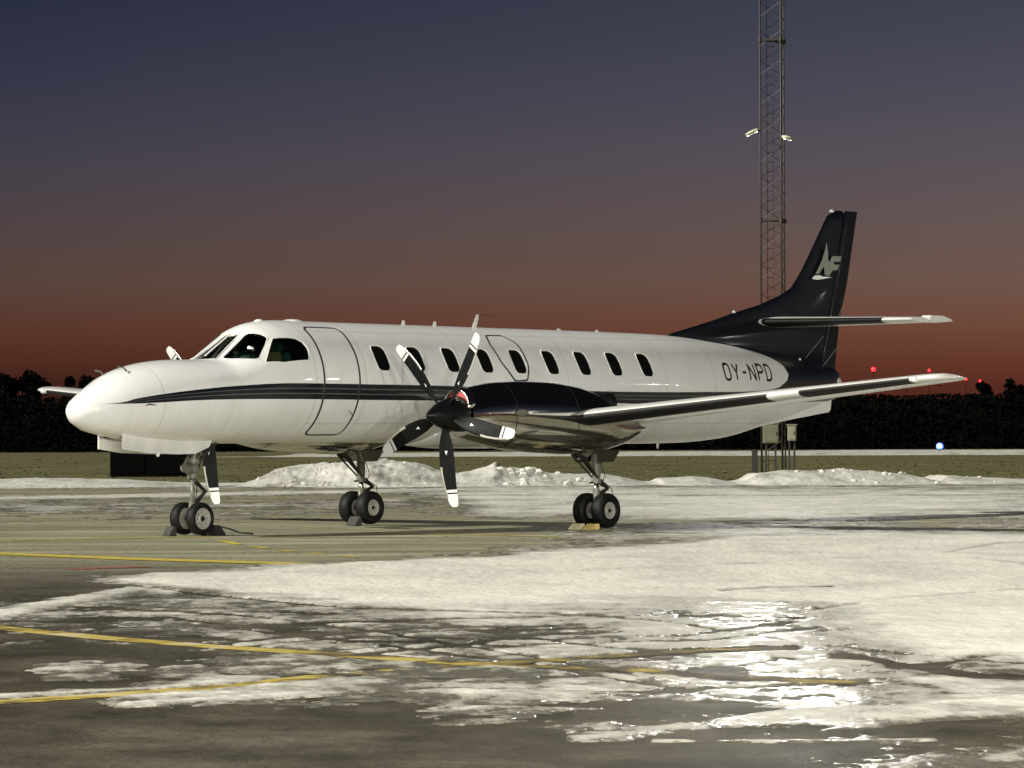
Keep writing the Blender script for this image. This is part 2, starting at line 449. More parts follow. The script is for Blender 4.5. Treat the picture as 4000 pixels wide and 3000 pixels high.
hull = mesh('fuselage', [to3(v) for v in vs], fs, M_livery, plane, True)
bm = bmesh.new(); bm.from_mesh(hull.data); bmesh.ops.remove_doubles(bm, verts=bm.verts, dist=.0006); bmesh.ops.recalc_face_normals(bm, faces=bm.faces); bm.to_mesh(hull.data); bm.free()
hull.data.polygons.foreach_set('use_smooth', [True]*len(hull.data.polygons))
# nose cap highlights are the hull itself; windows
for P0, nm in wins:
    for P in ((P0,) if nm == 'windscreen' else (P0, mir(P0))):
        w = patch(nm, P, -.006, M_cockglass, plane, d=.08)
        ring('window_frame', P, [(.016,.0005),(.013,.005),(.002,.006),(-.004,.003),(-.004,-.02)], M_rim_win, w)
for k, P0 in enumerate(PW):
    for P in (P0, mir(P0)):
        w = patch('cabin_window', P, -.010, M_glass, plane, d=.08)
        ring('window_frame', P, [(.013,.0055 if k == 4 else .0005),(.010,.008),(.001,.008),(-.003,.004),(-.003,-.02)], M_rim_win, w)
# doors
D = deg([(4.15,61.2),(4.86,62.5),(4.86,-58),(4.15,-59.4)])
D = roundpoly(densify(D, .25), 1)
DR = rrect(4.505, FS*R(1.2), .70, FS*R(120.5), .10)
door = patch('passenger_door', DR, .004, M_livery, plane, d=.06)
ring('door_seam', densify(DR, .06), [(.022,.0008),(.022,.0052),(-.010,.0056),(-.011,.003)], M_seal, door)
b = MB(); b.tube([(4.62,-.852,1.70),(4.68,-.853,1.66),(4.70,-.85,1.60)], .006, 6); b.build('door_handle', M_seal, door, smooth=True)
EX = roundpoly(deg([(7.97,57),(8.34,57.5),(8.50,45),(8.53,18),(8.46,4.5),(8.19,3.5),(7.95,22),(7.88,42)]), 3)
for P, hl in ((EX, PW[4]), (mir(EX), mir(PW[4]))):
    e = patch('emergency_exit', P, .004, M_livery, plane, holes=[hl], d=.06)
    ring('door_seam', densify(P, .06), [(.018,.0008),(.018,.0052),(-.009,.0056),(-.010,.003)], M_seal, e)
# cargo door behind on the port side: only faint outline
CR = rrect(12.45, FS*R(12), 1.1, FS*R(84), .10)
# cockpit interior
b = MB(); b.box((2.75,-.55,1.62),(4.0,.55,1.66)); b.build('cockpit_floor', M_interior, plane)
b = MB(); b.loft([[(xx,.79*math.cos(a),2.09+.80*math.sin(a)) for a in [2*math.pi*k/40 for k in range(40)]] for xx in (4.03,4.07)]); b.build('cockpit_bulkhead', M_interior, plane)
b = MB(); b.box((2.86,-.45,1.95),(3.0,.45,2.33)); b.build('instrument_panel', M_interior, plane, bevel=.03)
b = MB(); b.loft([[(2.66,-.42,2.30),(2.66,.42,2.30),(2.66,.42,2.33),(2.66,-.42,2.33)],[(3.04,-.47,2.345),(3.04,.47,2.345),(3.04,.47,2.375),(3.04,-.47,2.375)]]); b.build('glareshield', M_glare, plane)
for sy in (-1, 1):
    b = MB(); b.box((3.35,sy*.33-.22,1.9),(3.75,sy*.33+.22,2.02)); b.box((3.68,sy*.33-.22,1.98),(3.80,sy*.33+.22,2.50)); b.box((3.69,sy*.33-.11,2.5),(3.77,sy*.33+.11,2.64))
    b.build('cockpit_seat', M_seat, plane, bevel=.03)
    b = MB(); b.tube([(3.02,sy*.33,2.0),(3.1,sy*.33,2.28)], .018, 8); b.tube([(3.1,sy*.33-.15,2.38),(3.11,sy*.33-.14,2.28),(3.11,sy*.33+.14,2.28),(3.1,sy*.33+.15,2.38)], .016, 8)
    b.build('control_yoke', M_black, plane, smooth=True)
b = MB(); b.tube([(3.06,-.42,2.56),(3.10,-.47,2.535),(3.15,-.46,2.53)], [.03,.035,.02], 10); b.build('compass', M_rim_win, plane, smooth=True)
b = MB(); b.box((3.30,-.62,2.36),(3.55,-.48,2.50)); b.build('side_console', M_tan, plane, bevel=.03)
# wipers / nose scoop / pitots
b = MB(); b.tube([(2.66,0,2.45),(2.9,0,2.60),(3.14,0,2.75)], .012, 6); b.build('windscreen_post', M_rim_win, plane)
b = MB(); b.tube([(2.60,-.20,2.43),(2.86,-.13,2.60),(3.0,-.10,2.68)], [.012,.009,.007], 6); b.build('windscreen_wiper', M_dark_strut, plane)
def pitot(x, sy):
    y = sy*.16; z = float(surf(np.array(x), np.array(math.acos(min(1, .16/sec(x)[2])) if sy < 0 else math.pi-math.acos(.16/sec(x)[2])))[2])
    b = MB(); b.tube([(x+.06,y,z-.02),(x+.02,y,z+.035),(x-.02,y,z+.062),(x-.11,y,z+.066)], [.016,.013,.011,.009], 8)
    b.build('pitot_tube', M_strut, plane, smooth=True)
pitot(.98, -1); pitot(.86, 1)
def topz(x): return float(sec(x)[0])
def blade_antenna(x, h, c, lean=.4, m=M_white_rough, z=None):
    z0 = (topz(x) if z is None else z) - .01
    rings = []
    for t in (0, .5, 1):
        cx = x + lean*h*t; cc = c*(1-.45*t); th = .010*(1-.4*t)
        rings.append([(cx, -th*.3, z0+h*t), (cx+cc*.3, -th, z0+h*t), (cx+cc, 0, z0+h*t), (cx+cc*.3, th, z0+h*t)])
    b = MB(); b.loft(rings); b.build('blade_antenna', m, plane)
blade_antenna(6.64, .075, .10); blade_antenna(7.32, .075, .10); blade_antenna(10.13, .035, .14, .1); blade_antenna(11.04, .04, .10, .2); blade_antenna(8.18, .20, .12, .55)
b = MB(); b.tube([(8.33,0,3.115),(8.7,0,3.11)], .004, 5); b.build('whip_antenna', M_dark_strut, plane)
for x, r in ((3.72,.07),(4.38,.15)):
    b = MB(); b.loft([[(x+r*1.2*s*math.cos(a), r*s*math.sin(a), topz(x)-.012+hh) for a in [2*math.pi*k/16 for k in range(16)]] for s, hh in ((1,0),(.8,.02),(.4,.032),(.02,.036))])
    b.build('roof_antenna_fairing', M_white_rough, plane, smooth=True)
# belly bits
b = MB(); b.loft([[(12.55+.03*s*math.cos(a), .015*s*math.sin(a), 1.22-h) for a in [2*math.pi*k/8 for k in range(8)]] for s, h in ((1,0),(.8,.09))]); b.build('belly_drain_mast', M_white_rough, plane)
# nose side vent slot and small belly drain
b = MB(); b.tube([to3((1.02,R(0)*FS),.004), to3((1.07,R(1.5)*FS),.006), to3((1.19,R(-1.5)*FS),.004)], [.004,.012,.003], 6); b.build('static_vent', M_dark_strut, plane)
b = MB()
# ---------------------------------------------------------------- nose gear doors
def plate(name, P, y, th, m, parent, off=0.0):
    n = len(P); b = MB()
    b.loft([[(x, y-th/2, z) for x, z in P], [(x, y+th/2, z) for x, z in P]])
    return b.build(name, m, parent, bevel=.004)
plate('nose_gear_door', [(.875,1.42),(1.30,1.40),(1.95,1.36),(2.56,1.31),(2.50,1.205),(2.24,1.115),(1.9,1.11),(1.3,1.13),(.87,1.185)], -.23, .022, M_white_rough, plane)
plate('nose_gear_door', [(.875,1.40),(1.30,1.37),(1.95,1.33),(2.56,1.30),(2.50,1.205),(2.24,1.115),(1.9,1.11),(1.3,1.13),(.87,1.185)], .23, .022, M_white_rough, plane)
b = MB(); b.lathe([(-.015,.001),(-.012,.022),(.0,.028),(.02,.02)], 'X', (1.53,-.23,1.105), 12); b.build('taxi_lamp', M_lampglass, plane, smooth=True)
b = MB(); b.box((.95,-.2,1.33),(2.6,.2,1.36)); b.build('nose_gear_bay', M_black, plane)

# ---------------------------------------------------------------- wing
def airfoil(t, n=14, m=.02):
    P = []
    for i in range(2*n+1):
        s = 1 - i/n if i <= n else (i-n)/n
        x = 1 - math.cos(s*math.pi/2) if 1 else s
        x = s**1.7 if s < 1 else 1
        yt = 5*t*(.2969*math.sqrt(x)-.1260*x-.3516*x*x+.2843*x**3-.1036*x**4)
        yc = m*4*x*(1-x)
        P.append((x, yc + (yt if i <= n else -yt)))
    return P[:-1] if abs(P[0][1]-P[-1][1]) < 1e-9 else P
def wle(y): y = abs(y); return 7.17 + .033*y
def wch(y): y = abs(y); return 2.40 - .165*y
def wz(y): y = abs(y); return 1.335 + .0875*(y)
def wsec(y, sy, x0=0, x1=1, off=0, t=None):
    c = wch(y); tt = t if t else .138 - .003*y
    inc = R(1.2)
    P = airfoil(tt)
    Q = []
    for x, z in P:
        if off:
            pass
        X, Z = x*c, z*c
        Q.append((wle(y) + X*math.cos(inc) + Z*math.sin(inc), sy*y, wz(y) - (X-.25*c)*math.sin(inc) + Z*math.cos(inc)))
    return Q
def strip_part(name, ys, sy, sel, off, m, parent, t=None):
    "a skin over the airfoil points sel (index range), pushed off along the section normal"
    rings = []
    for y in ys:
        S = wsec(y, sy); n = len(S); Q = []
        cx = wle(y) + wch(y)*.4; 
        for i in sel:
            a, c_, p = S[(i-1) % n], S[(i+1) % n], S[i % n]
            tx, tz = c_[0]-a[0], c_[2]-a[2]; L = math.hypot(tx, tz) or 1
            Q.append((p[0] + tz/L*off, p[1], p[2] - tx/L*off))
        rings.append(Q)
    b = MB(); b.loft(rings, False, False)
    return b.build(name, m, parent, smooth=True)
for sy in (-1, 1):
    ys = [0, .8, 1.6, 2.3, 3, 4, 5, 6, 7, 8, 8.35]
    rings = [wsec(y, sy) for y in ys]
    for y, k in ((8.5,.93),(8.62,.80),(8.69,.55),(8.71,.30)):
        S = wsec(8.35, sy); cx = sum(p[0] for p in S)/len(S); cz = sum(p[2] for p in S)/len(S)
        rings.append([(cx + .12*(1-k) + (p[0]-cx)*(k if k > .5 else k*1.3), sy*y, cz + .0875*(y-8.35) + (p[2]-cz)*k) for p in S])
    b = MB(); b.loft(rings)
    wing = b.build('wing', M_white, plane, auto=50)
    n = len(wsec(3, 1))
    dirn = -1 if 1 else 1
    nose = list(range(10, 21))      # leading edge indices around the nose point (14)
    for ya, yb in ((2.66, 6.02), (6.55, 8.32)):
        strip_part('deicing_boot', np.linspace(ya, yb, 8), sy, list(range(13, 20)), .004, M_boot, wing)
    b = MB()
    for ya, yb in ((.9,1.8),(2.8,5.2)):
        pass
    # aileron and flap hinge lines as thin dark strips on the underside
    for nm, ya, yb, xf in (('flap_gap', 2.85, 5.15, .74), ('aileron_gap', 5.3, 8.2, .76)):
        rr = []
        for y in np.linspace(ya, yb, 4):
            S = wsec(y, sy); 
            low = S[15:]; xs_ = [(p[0]-wle(y))/wch(y) for p in low]
            j = min(range(len(low)), key=lambda i: abs(xs_[i]-xf)); p = low[j]
            rr.append([(wle(y)+xf*wch(y)-.01, p[1], p[2]-.004), (wle(y)+xf*wch(y)+.01, p[1], p[2]-.004)])
        b2 = MB(); b2.loft(rr, False, False); b2.build(nm, M_seal, wing)
    # landing / tip light
    S = wsec(8.45, sy); b = MB(); b.lathe([(-.03,.002),(-.02,.03),(.02,.042),(.10,.03),(.14,.003)], 'X', (wle(8.4)-.0, sy*8.40, wz(8.4)+.0), 14)
    b.build('wingtip_light', M_lampglass, wing, smooth=True)
    # static wicks
    b = MB()
    for y in (8.0, 7.4):
        b = MB(); b.tube([(wle(y)+wch(y)-.01, sy*y, wz(y)-.03), (wle(y)+wch(y)+.14, sy*y, wz(y)-.04)], .004, 5); b.build('static_wick', M_black, wing)
# wing root fairing
b = MB()
b.loft([[(x, w*math.cos(a), 1.36 - h*max(0, -math.sin(a)) + .12*max(0, math.sin(a))) for a in [2*math.pi*k/28 for k in range(28)]] for x, w, h in ((6.75,.30,.12),(7.0,.62,.17),(7.4,.84,.20),(8.5,.88,.205),(9.6,.80,.19),(10.2,.50,.15),(10.5,.25,.10))])
b.build('wing_root_fairing', M_white, plane, smooth=True)

# ---------------------------------------------------------------- nacelles
NAC = np.array([ # x, ztop, zbot, hw, zc
(5.30,1.90,1.335,.275,1.62),(5.36,1.955,1.31,.305,1.62),(5.50,2.01,1.27,.345,1.63),(5.75,2.055,1.22,.385,1.63),(6.1,2.09,1.16,.42,1.62),(6.6,2.105,1.115,.445,1.60),
(7.1,2.095,1.09,.455,1.58),(7.6,2.05,1.075,.45,1.55),(7.95,1.99,1.08,.435,1.52),(8.2,1.90,1.10,.41,1.49),(8.5,1.75,1.155,.35,1.45),(8.8,1.62,1.22,.27,1.43),(9.1,1.53,1.32,.17,1.43),(9.35,1.47,1.41,.05,1.44)], float)
def nac(sy):
    Y0 = sy*2.29
    prof = lambda x: [pchip(NAC[:,0], NAC[:,k], np.array(float(x))) for k in range(1, 5)]
    rings = []
    for x in list(np.linspace(5.30, 5.8, 9)) + list(np.linspace(5.9, 9.35, 34)):
        zt, zb, hw, zc = prof(x); Q = []
        for k in range(48):
            a = 2*math.pi*k/48; c, s = math.cos(a), math.sin(a); n_ = 2.25
            Q.append((x, Y0 + float(hw)*np.sign(c)*abs(c)**(2/n_), float(zc) + float(zt-zc if s > 0 else zc-zb)*np.sign(s)*abs(s)**(2/n_)))
        rings.append(Q)
    b = MB(); b.loft(rings)
    o = b.build('engine_nacelle', M_cowl, plane, auto=40)
    # air intake above the spinner: polished lip with red plug
    b = MB(); m_ = MB()
    def kidney(g, x):
        P = []
        for k in range(32):
            a = 2*math.pi*k/32
            w, h = .235+g, .115+g
            P.append((x + .10*math.sin(a)*.25 , Y0 + w*math.cos(a), 1.865 - .10*(math.cos(a)**2) + h*math.sin(a)))
        return P
    b.loft([kidney(.025,5.42), kidney(.03,5.30), kidney(.018,5.235), kidney(0,5.22), kidney(-.014,5.235), kidney(-.016,5.30)], True, False)
    b.build('intake_lip', M_lip, o, smooth=True)
    m_.loft([kidney(-.016,5.29), kidney(-.018,5.255), kidney(-.06,5.248)]); m_.build('intake_plug', M_intake_red, o, smooth=False)
    # cowling seams
    b = MB()
    for x in (6.05, 7.35):
        zt, zb, hw, zc = map(float, prof(x)); rr = []
        for dx in (-.006, .006):
            Q = []
            for k in range(48):
                a = 2*math.pi*k/48; c, s = math.cos(a), math.sin(a); n_ = 2.25
                Q.append((x+dx, Y0 + (hw+.002)*np.sign(c)*abs(c)**(2/n_), zc + (zt-zc+.002 if s > 0 else zc-zb+.002)*np.sign(s)*abs(s)**(2/n_)))
            rr.append(Q)
        b.loft(rr, True, False)
    b.build('cowling_seam', M_seal, o)
    # oval cooling vent on the outboard flank
    for x, z, rx, rz in ((6.15,1.66,.14,.055),):
        b = MB(); P0 = []; P1 = []
        zt, zb, hw, zc = map(float, prof(x))
        for k in range(20):
            a = 2*math.pi*k/20; P0.append((x+rx*math.cos(a), Y0+sy*(hw+.002), z+rz*math.sin(a))); P1.append((x+rx*.85*math.cos(a), Y0+sy*(hw+.010), z+rz*.8*math.sin(a)))
        b.loft([P0, P1]); b.build('access_panel', M_strut, o, smooth=True)
    # exhaust stub
    b = MB(); b.lathe([(7.75,.17),(8.3,.165),(8.52,.15),(8.52,.135),(8.2,.13)], 'X', (0, Y0+sy*.04, 1.80), 24); b.build('exhaust_pipe', M_exhaust, o, smooth=True)
    # wheel bay doors, hanging open beside the leg
    for q in (-1, 1):
        yy = Y0 + q*.21; b = MB(); b.loft([[(7.95,yy+q*.05+d,1.12),(8.5,yy+q*.05+d,1.14),(8.40,yy+d,.965),(8.08,yy+d,.955)] for d in (-.007,.007)]); b.build('wheel_bay_door', M_cowl, o, bevel=.003)
    return o
# ---------------------------------------------------------------- propellers
def blade_mesh(Rt=1.275):
    "blade along +z, leading edge towards +y, aft = +x"
    st = [(.10,.060,.060,60),(.20,.085,.050,48),(.30,.140,.034,34),(.42,.195,.026,24),(.60,.225,.020,18),(.80,.225,.016,14),(.98,.205,.012,12),(1.12,.175,.009,10),(1.20,.150,.007,10),(1.245,.125,.005,10),(1.264,.10,.004,10),(1.272,.07,.003,10)]
    rings = []; rad = []
    rr = np.linspace(.10, 1.272, 60)
    A = np.array(st)
    for r in rr:
        c = np.interp(r, A[:,0], A[:,1]); th = np.interp(r, A[:,0], A[:,2]); tw = R(np.interp(r, A[:,0], A[:,3]))
        sweep = -.05*max(0, (r-.75)/.5)**2 + .012*math.sin(r*3)
        Q = []
        for k in range(16):
            a = 2*math.pi*k/16; u = c/2*math.cos(a); v = th/2*math.sin(a)*(1 if th > .9*c else (.55+.45*math.cos(a)))
            u += sweep
            Q.append((v*math.cos(tw) + u*math.sin(tw), u*math.cos(tw) - v*math.sin(tw), r))
        rings.append(Q)
    return rings, rr
BR, BRR = blade_mesh()
def blade_parts():
    b = MB(); b.loft(BR); o = b.build('blade', M_prop, None, auto=50)
    me = o.data; me.materials.append(M_tip); me.materials.append(M_sheath)
    for p in me.polygons:
        r = p.center.z
        if (1.035 < r < 1.075) or r > 1.095: p.material_index = 1
    return o
def pchip_dummy(): pass
def blade_strip(ja, jb, ks, off, name, m, parent):
    rr = []
    for j in range(ja, jb):
        Q = BR[j]; c = Vector((0, 0, 0)); 
        for q in Q: c += Vector(q)
        c /= len(Q); L = []
        for k in ks: p = Vector(Q[k % 16]); L.append(tuple(p + (p-c).normalized()*off))
        rr.append(L)
    b = MB(); b.loft(rr, False, False); return b.build(name, m, parent, smooth=True)
def prop(sy, angs):
    Y0 = sy*2.29
    p = bpy.data.objects.new('propeller', None); col.objects.link(p); p.parent = plane; p.location = (5.0, Y0, 1.635); p.rotation_euler.y = R(-2.5)
    b = MB(); b.lathe([(-.37,.002),(-.355,.028),(-.31,.062),(-.22,.115),(-.10,.168),(.03,.212),(.14,.236),(.25,.248),(.27,.245),(.27,.2)], 'X', (0,0,0), 48)
    b.build('spinner', M_black, p, auto=60)
    for a in angs:
        o = blade_parts(); o.parent = p
        # blade +z -> direction (-cos a in y, sin a in z); +y(leading) -> clockwise seen from the front
        zd = Vector((0, -math.cos(R(a)), math.sin(R(a)))); yd = Vector((0, -math.sin(R(a)), -math.cos(R(a))))
        xd = yd.cross(zd)
        M = Matrix((xd, yd, zd)).transposed()
        o.rotation_euler = M.to_euler(); o.location = (0,0,0)
        s = blade_strip(31, 54, (-2,-1,0,1,2), .0015, 'edge_sheath', M_sheath, o)
        # small white triangle decal
        j = 22; Q = BR[j]
        f0 = Vector(BR[20][12]); f1 = Vector(BR[23][12])
        pts3 = []
        for jj, k in ((21,11),(21,13),(24,12)):
            q = Vector(BR[jj][k]); pts3.append(q)
        for side in ((11,13,12),(5,3,4)):
            pass
        for nm, ks, sg in (('a',(11,13,12),1),('b',(5,3,4),1)):
            qa, qb, qc = Vector(BR[20][ks[0]]), Vector(BR[20][ks[1]]), Vector(BR[23][ks[2]])
            mid = (Vector(BR[20][0])+Vector(BR[20][8]))/2
            nrm = (qb-qa).cross(qc-qa).normalized()
            if nrm.dot(qa-mid) < 0: nrm = -nrm
            ct = (qa+qb)/2
            qa = ct + (qa-ct)*.55; qb = ct + (qb-ct)*.55
            mesh('triangle_mark', [qa+nrm*.004, qb+nrm*.004, qc+nrm*.004], [(0,1,2)], M_tip, o)
    return p
ANG = [57, 129, 201.5, 273, 345]
nac(-1); nac(1)
prop(-1, ANG); prop(1, [56, 125, 199, 273, 344])

# ---------------------------------------------------------------- landing gear
def wheel(name_parent, x, y, z, r, w, outb, rimr):
    g = MB(); h = w/2
    prof = [(-h*.55,rimr),(-h*.85,rimr+.012),(-h,r*.74),(-h*.98,r*.84),(-h*.82,r*.93),(-h*.55,r*.985),(-h*.25,r),(0,r*1.002),(h*.25,r),(h*.55,r*.985),(h*.82,r*.93),(h*.98,r*.84),(h,r*.74),(h*.85,rimr+.012),(h*.55,rimr)]
    g.lathe(prof, 'Y', (x, y, z), 44); ty = g.build('tyre', M_tyre, name_parent, smooth=True)
    g = MB(); s = outb
    g.lathe([(s*h*.60,rimr+.004),(s*h*.80,rimr+.002),(s*h*.80,rimr*.90),(s*h*.45,rimr*.82),(s*h*.40,rimr*.45),(s*h*.62,rimr*.34),(s*h*.66,rimr*.24),(s*h*.66,.003)], 'Y', (x, y, z), 32)
    g.lathe([(-s*h*.60,rimr+.004),(-s*h*.5,rimr*.8),(-s*h*.5,.003)], 'Y', (x, y, z), 32)
    rm = g.build('wheel_rim', M_rim, name_parent, auto=35)
    g = MB(); g.lathe([(s*h*.66,rimr*.26),(s*h*.76,rimr*.22),(s*h*.78,.003)], 'Y', (x, y, z), 16); g.build('hub_cap', M_black, name_parent, smooth=True)
    for k in range(8):
        a = 2*math.pi*k/8; g = MB(); g.lathe([(s*h*.44,.009),(s*h*.52,.009),(s*h*.52,.001)], 'Y', (x+rimr*.62*math.cos(a), y, z+rimr*.62*math.sin(a)), 6)
        g.build('wheel_bolt', M_dark_strut, name_parent)
def gear_root(nm):
    o = bpy.data.objects.new(nm, None); col.objects.link(o); o.parent = plane; return o
ng = gear_root('nose_landing_gear')
b = MB(); b.tube([(2.50,0,1.34),(2.44,0,1.0),(2.42,0,.80)], [.055,.055,.05], 16); b.tube([(2.42,0,.86),(2.42,0,.78)], .075, 16); b.tube([(2.44,0,1.04),(2.43,0,.98)], .085, 16); b.build('oleo_cylinder', M_strut, ng, auto=40)
b = MB(); b.tube([(2.42,0,.80),(2.405,0,.33)], .032, 14); b.build('oleo_piston', M_strut, ng, smooth=True)
b = MB(); b.tube([(2.40,-.16,.235),(2.40,.16,.235)], .035, 12); b.tube([(2.40,0,.235),(2.405,0,.45)], [.06,.045], 14); b.build('axle', M_strut, ng, smooth=True)
b = MB()
for q in (-.035, .035): b.tube([(2.46,q,.74),(2.66,q*.5,.60)], [.018,.012], 8); b.tube([(2.66,q*.5,.60),(2.44,q,.42)], [.012,.018], 8)
b.build('torque_link', M_dark_strut, ng)
b = MB(); b.tube([(2.36,-.12,.92),(2.36,.12,.92)], .06, 12); b.tube([(2.25,-.05,.90),(2.42,-.05,.90)], .055, 12); b.tube([(2.30,.05,.95),(2.46,.08,1.15)], .022, 8); b.build('steering_actuator', M_strut, ng, auto=40)
b = MB()
for q in (-.10, .10): b.tube([(2.43,q*.5,.98),(2.80,q,1.28)], .02, 8)
b.tube([(2.47,-.09,1.30),(2.40,-.06,.9),(2.47,-.03,.62),(2.42,-.04,.4)], .008, 6)
b.tube([(2.50,.0,1.2),(2.58,.0,1.05),(2.50,-.02,.88)], .012, 6)
b.build('drag_brace', M_dark_strut, ng)
for y in (-.155, .155): wheel(ng, 2.40, y, .235, .222, .155, -1 if y < 0 else 1, .142)
for sy in (-1, 1):
    mg = gear_root('main_landing_gear'); Y0 = sy*2.29
    b = MB(); b.tube([(8.26,Y0,1.25),(8.27,Y0,.86),(8.272,Y0,.69)], [.068,.062,.056], 16); b.tube([(8.272,Y0,.72),(8.272,Y0,.655)], .072, 16); b.build('oleo_cylinder', M_strut, mg, auto=40)
    b = MB(); b.tube([(8.272,Y0,.67),(8.274,Y0,.45)], .036, 14); b.build('oleo_piston', M_chrome, mg, smooth=True)
    b = MB(); b.tube([(8.274,Y0,.575),(8.274,Y0,.30)], .052, 14); b.tube([(8.274,Y0-.17,.27),(8.274,Y0+.17,.27)], .045, 12); b.build('axle', M_strut, mg, smooth=True)
    b = MB()
    for q in (-.04, .04): b.tube([(8.33,Y0+q,.70),(8.36,Y0+q,.66),(8.53,Y0+q*.4,.585)], [.024,.018,.014], 8); b.tube([(8.53,Y0+q*.4,.585),(8.32,Y0+q,.49)], [.014,.022], 8)
    b.build('torque_link', M_dark_strut, mg)
    b = MB(); b.tube([(8.22,Y0,.80),(7.80,Y0,1.14)], .028, 8)
    for q in (-.05,.05): b.tube([(8.24,Y0+q,.74),(7.86,Y0+q*2,1.06)], .014, 8)
    b.tube([(8.34,Y0,.98),(8.52,Y0,1.12)], .03, 8)
    b.build('drag_brace', M_dark_strut, mg)
    b = MB(); b.tube([(8.34,Y0-.03,.95),(8.40,Y0-.05,.78),(8.36,Y0-.05,.68),(8.55,Y0-.06,.58),(8.56,Y0-.06,.48),(8.47,Y0-.06,.42)], .007, 6)
    b.tube([(8.19,Y0,.67),(8.12,Y0,.665)], .014, 6); b.build('brake_line', M_dark_strut, mg)
    for q in (-.17, .17): wheel(mg, 8.274, Y0+q, .268, .25, .20, -1 if q < 0 else 1, .118)

# ---------------------------------------------------------------- fin, rudder, tailplane, ventral fin
def finshape(le, te, zs, tk, name, m, parent, xa=0, xb=1):
    "a vertical surface: le(z), te(z), thickness(z)"
    rings = []
    for z in zs:
        a, e = le(z), te(z); c = e-a; P = airfoil(tk(z)/c, 10, 0)
        rings.append([(a + x*c, t*c, z) for x, t in P])
    b = MB(); b.loft(rings); return b.build(name, m, parent, auto=45)
LEz = np.array([(2.0,12.3),(2.90,12.80),(3.01,13.34),(3.14,13.95),(3.28,14.53),(3.41,15.16),(3.59,15.75),(3.70,16.0),(3.94,16.25),(4.25,16.50),(4.59,16.76),(4.90,17.00),(4.96,17.12),(5.01,17.30)])
TEz = np.array([(2.0,17.12),(2.26,17.17),(3.21,17.33),(3.8,17.54),(4.4,17.69),(5.01,17.84)])
hinge = lambda z: np.interp(z, [2.0,5.02], [16.55,17.42])
fle = lambda z: float(np.interp(z, LEz[:,0], LEz[:,1])); fte = lambda z: float(np.interp(z, TEz[:,0], TEz[:,1]))
# dorsal fillet and fin share one skin; built per height so that the long fillet stays thin
rings = []
for z in list(np.linspace(2.2, 3.7, 22)) + list(np.linspace(3.76, 4.90, 16)) + [4.94, 4.97, 5.0]:
    a = fle(z); h = float(hinge(z)); Q = []
    tkn = .085 if z < 4.9 else .085*(5.01-z)/.11*.8 + .012
    nn = 26
    up = []
    for i in range(nn+1):
        s = i/nn; x = a + (h-a)*s**1.35
        dist = x-a
        t = tkn*min(1, math.sqrt(max(0, dist)/(.9 + max(0, 16.0-a)*.9)))*(.8+.2*min(1, (5-z)/2.5)) + .0015
        t *= 1 + .9*math.exp(-((z-2.35)/.22)**2)*min(1, dist)
        up.append((x, -t, z))
    Q = up + [(x, -y, z_) for x, y, z_ in up[::-1]]
    rings.append(Q)
b = MB(); b.loft(rings); fin = b.build('fin', M_navy, plane, auto=50)
rings = []
for z in list(np.linspace(2.16, 4.95, 24)) + [5.0]:
    h = float(hinge(z))+.022; e = fte(z); t = .078 if z < 4.9 else .05; 
    rings.append([(h,-t*.8,z),(h+.05,-t,z),(h+.2,-t*.8,z),(e,-.006,z),(e,.006,z),(h+.2,t*.8,z),(h+.05,t,z),(h,t*.8,z)])
b = MB(); b.loft(rings); rud = b.build('rudder', M_navy, plane, auto=50)
b = MB()
for (xa, za), (xb, zb_) in (((16.76,2.937),(16.13,2.49)), ((17.19,2.79),(16.67,2.428)), ((17.28,3.405),(17.134,3.215))):
    pass
M_line = mat('pale_thin_line', (.20,.21,.19), .4)
for (xa, za), (xb, zb_) in (((16.76,2.937),(16.16,2.50)), ((17.19,2.79),(16.72,2.44)), ((17.28,3.405),(17.15,3.24))):
    b = MB(); b.tube([(xb,-.105,zb_),(xa,-.098,za)], .006, 5); b.build('pale_tail_line', M_line, plane)  # thin pale lines across the fin and rudder side
b = MB(); b.lathe([(-.07,.002),(-.04,.02),(0,.03),(.04,.02),(.07,.003)], 'X', (17.14,0,4.985), 14); b.build('fin_beacon', M_lampglass, fin, smooth=True)
b = MB(); b.lathe([(-.04,.002),(-.02,.02),(.02,.024),(.06,.003)], 'X', (14.5,-.0,3.285), 10); b.build('dorsal_probe', M_lampglass, fin, smooth=True)
b = MB(); b.lathe([(-.02,.002),(-.01,.018),(.01,.02),(.03,.003)], 'X', (15.84,-.30,2.545), 10); b.build('tail_position_lamp', M_lampglass, plane, smooth=True)
# tail cone lamp
b = MB(); b.lathe([(17.12,.10),(17.2,.095),(17.28,.075),(17.33,.04),(17.345,.002)], 'X', (0,0,2.20), 20); b.build('tail_cone_light', M_white_rough, plane, smooth=True)
plate('ventral_fin', [(13.4,1.30),(14.2,1.33),(15.14,1.47),(16.0,1.585),(16.99,1.70),(17.04,1.74),(17.08,2.05),(15.5,2.0),(14.0,1.6)], 0, .07, M_white, plane)
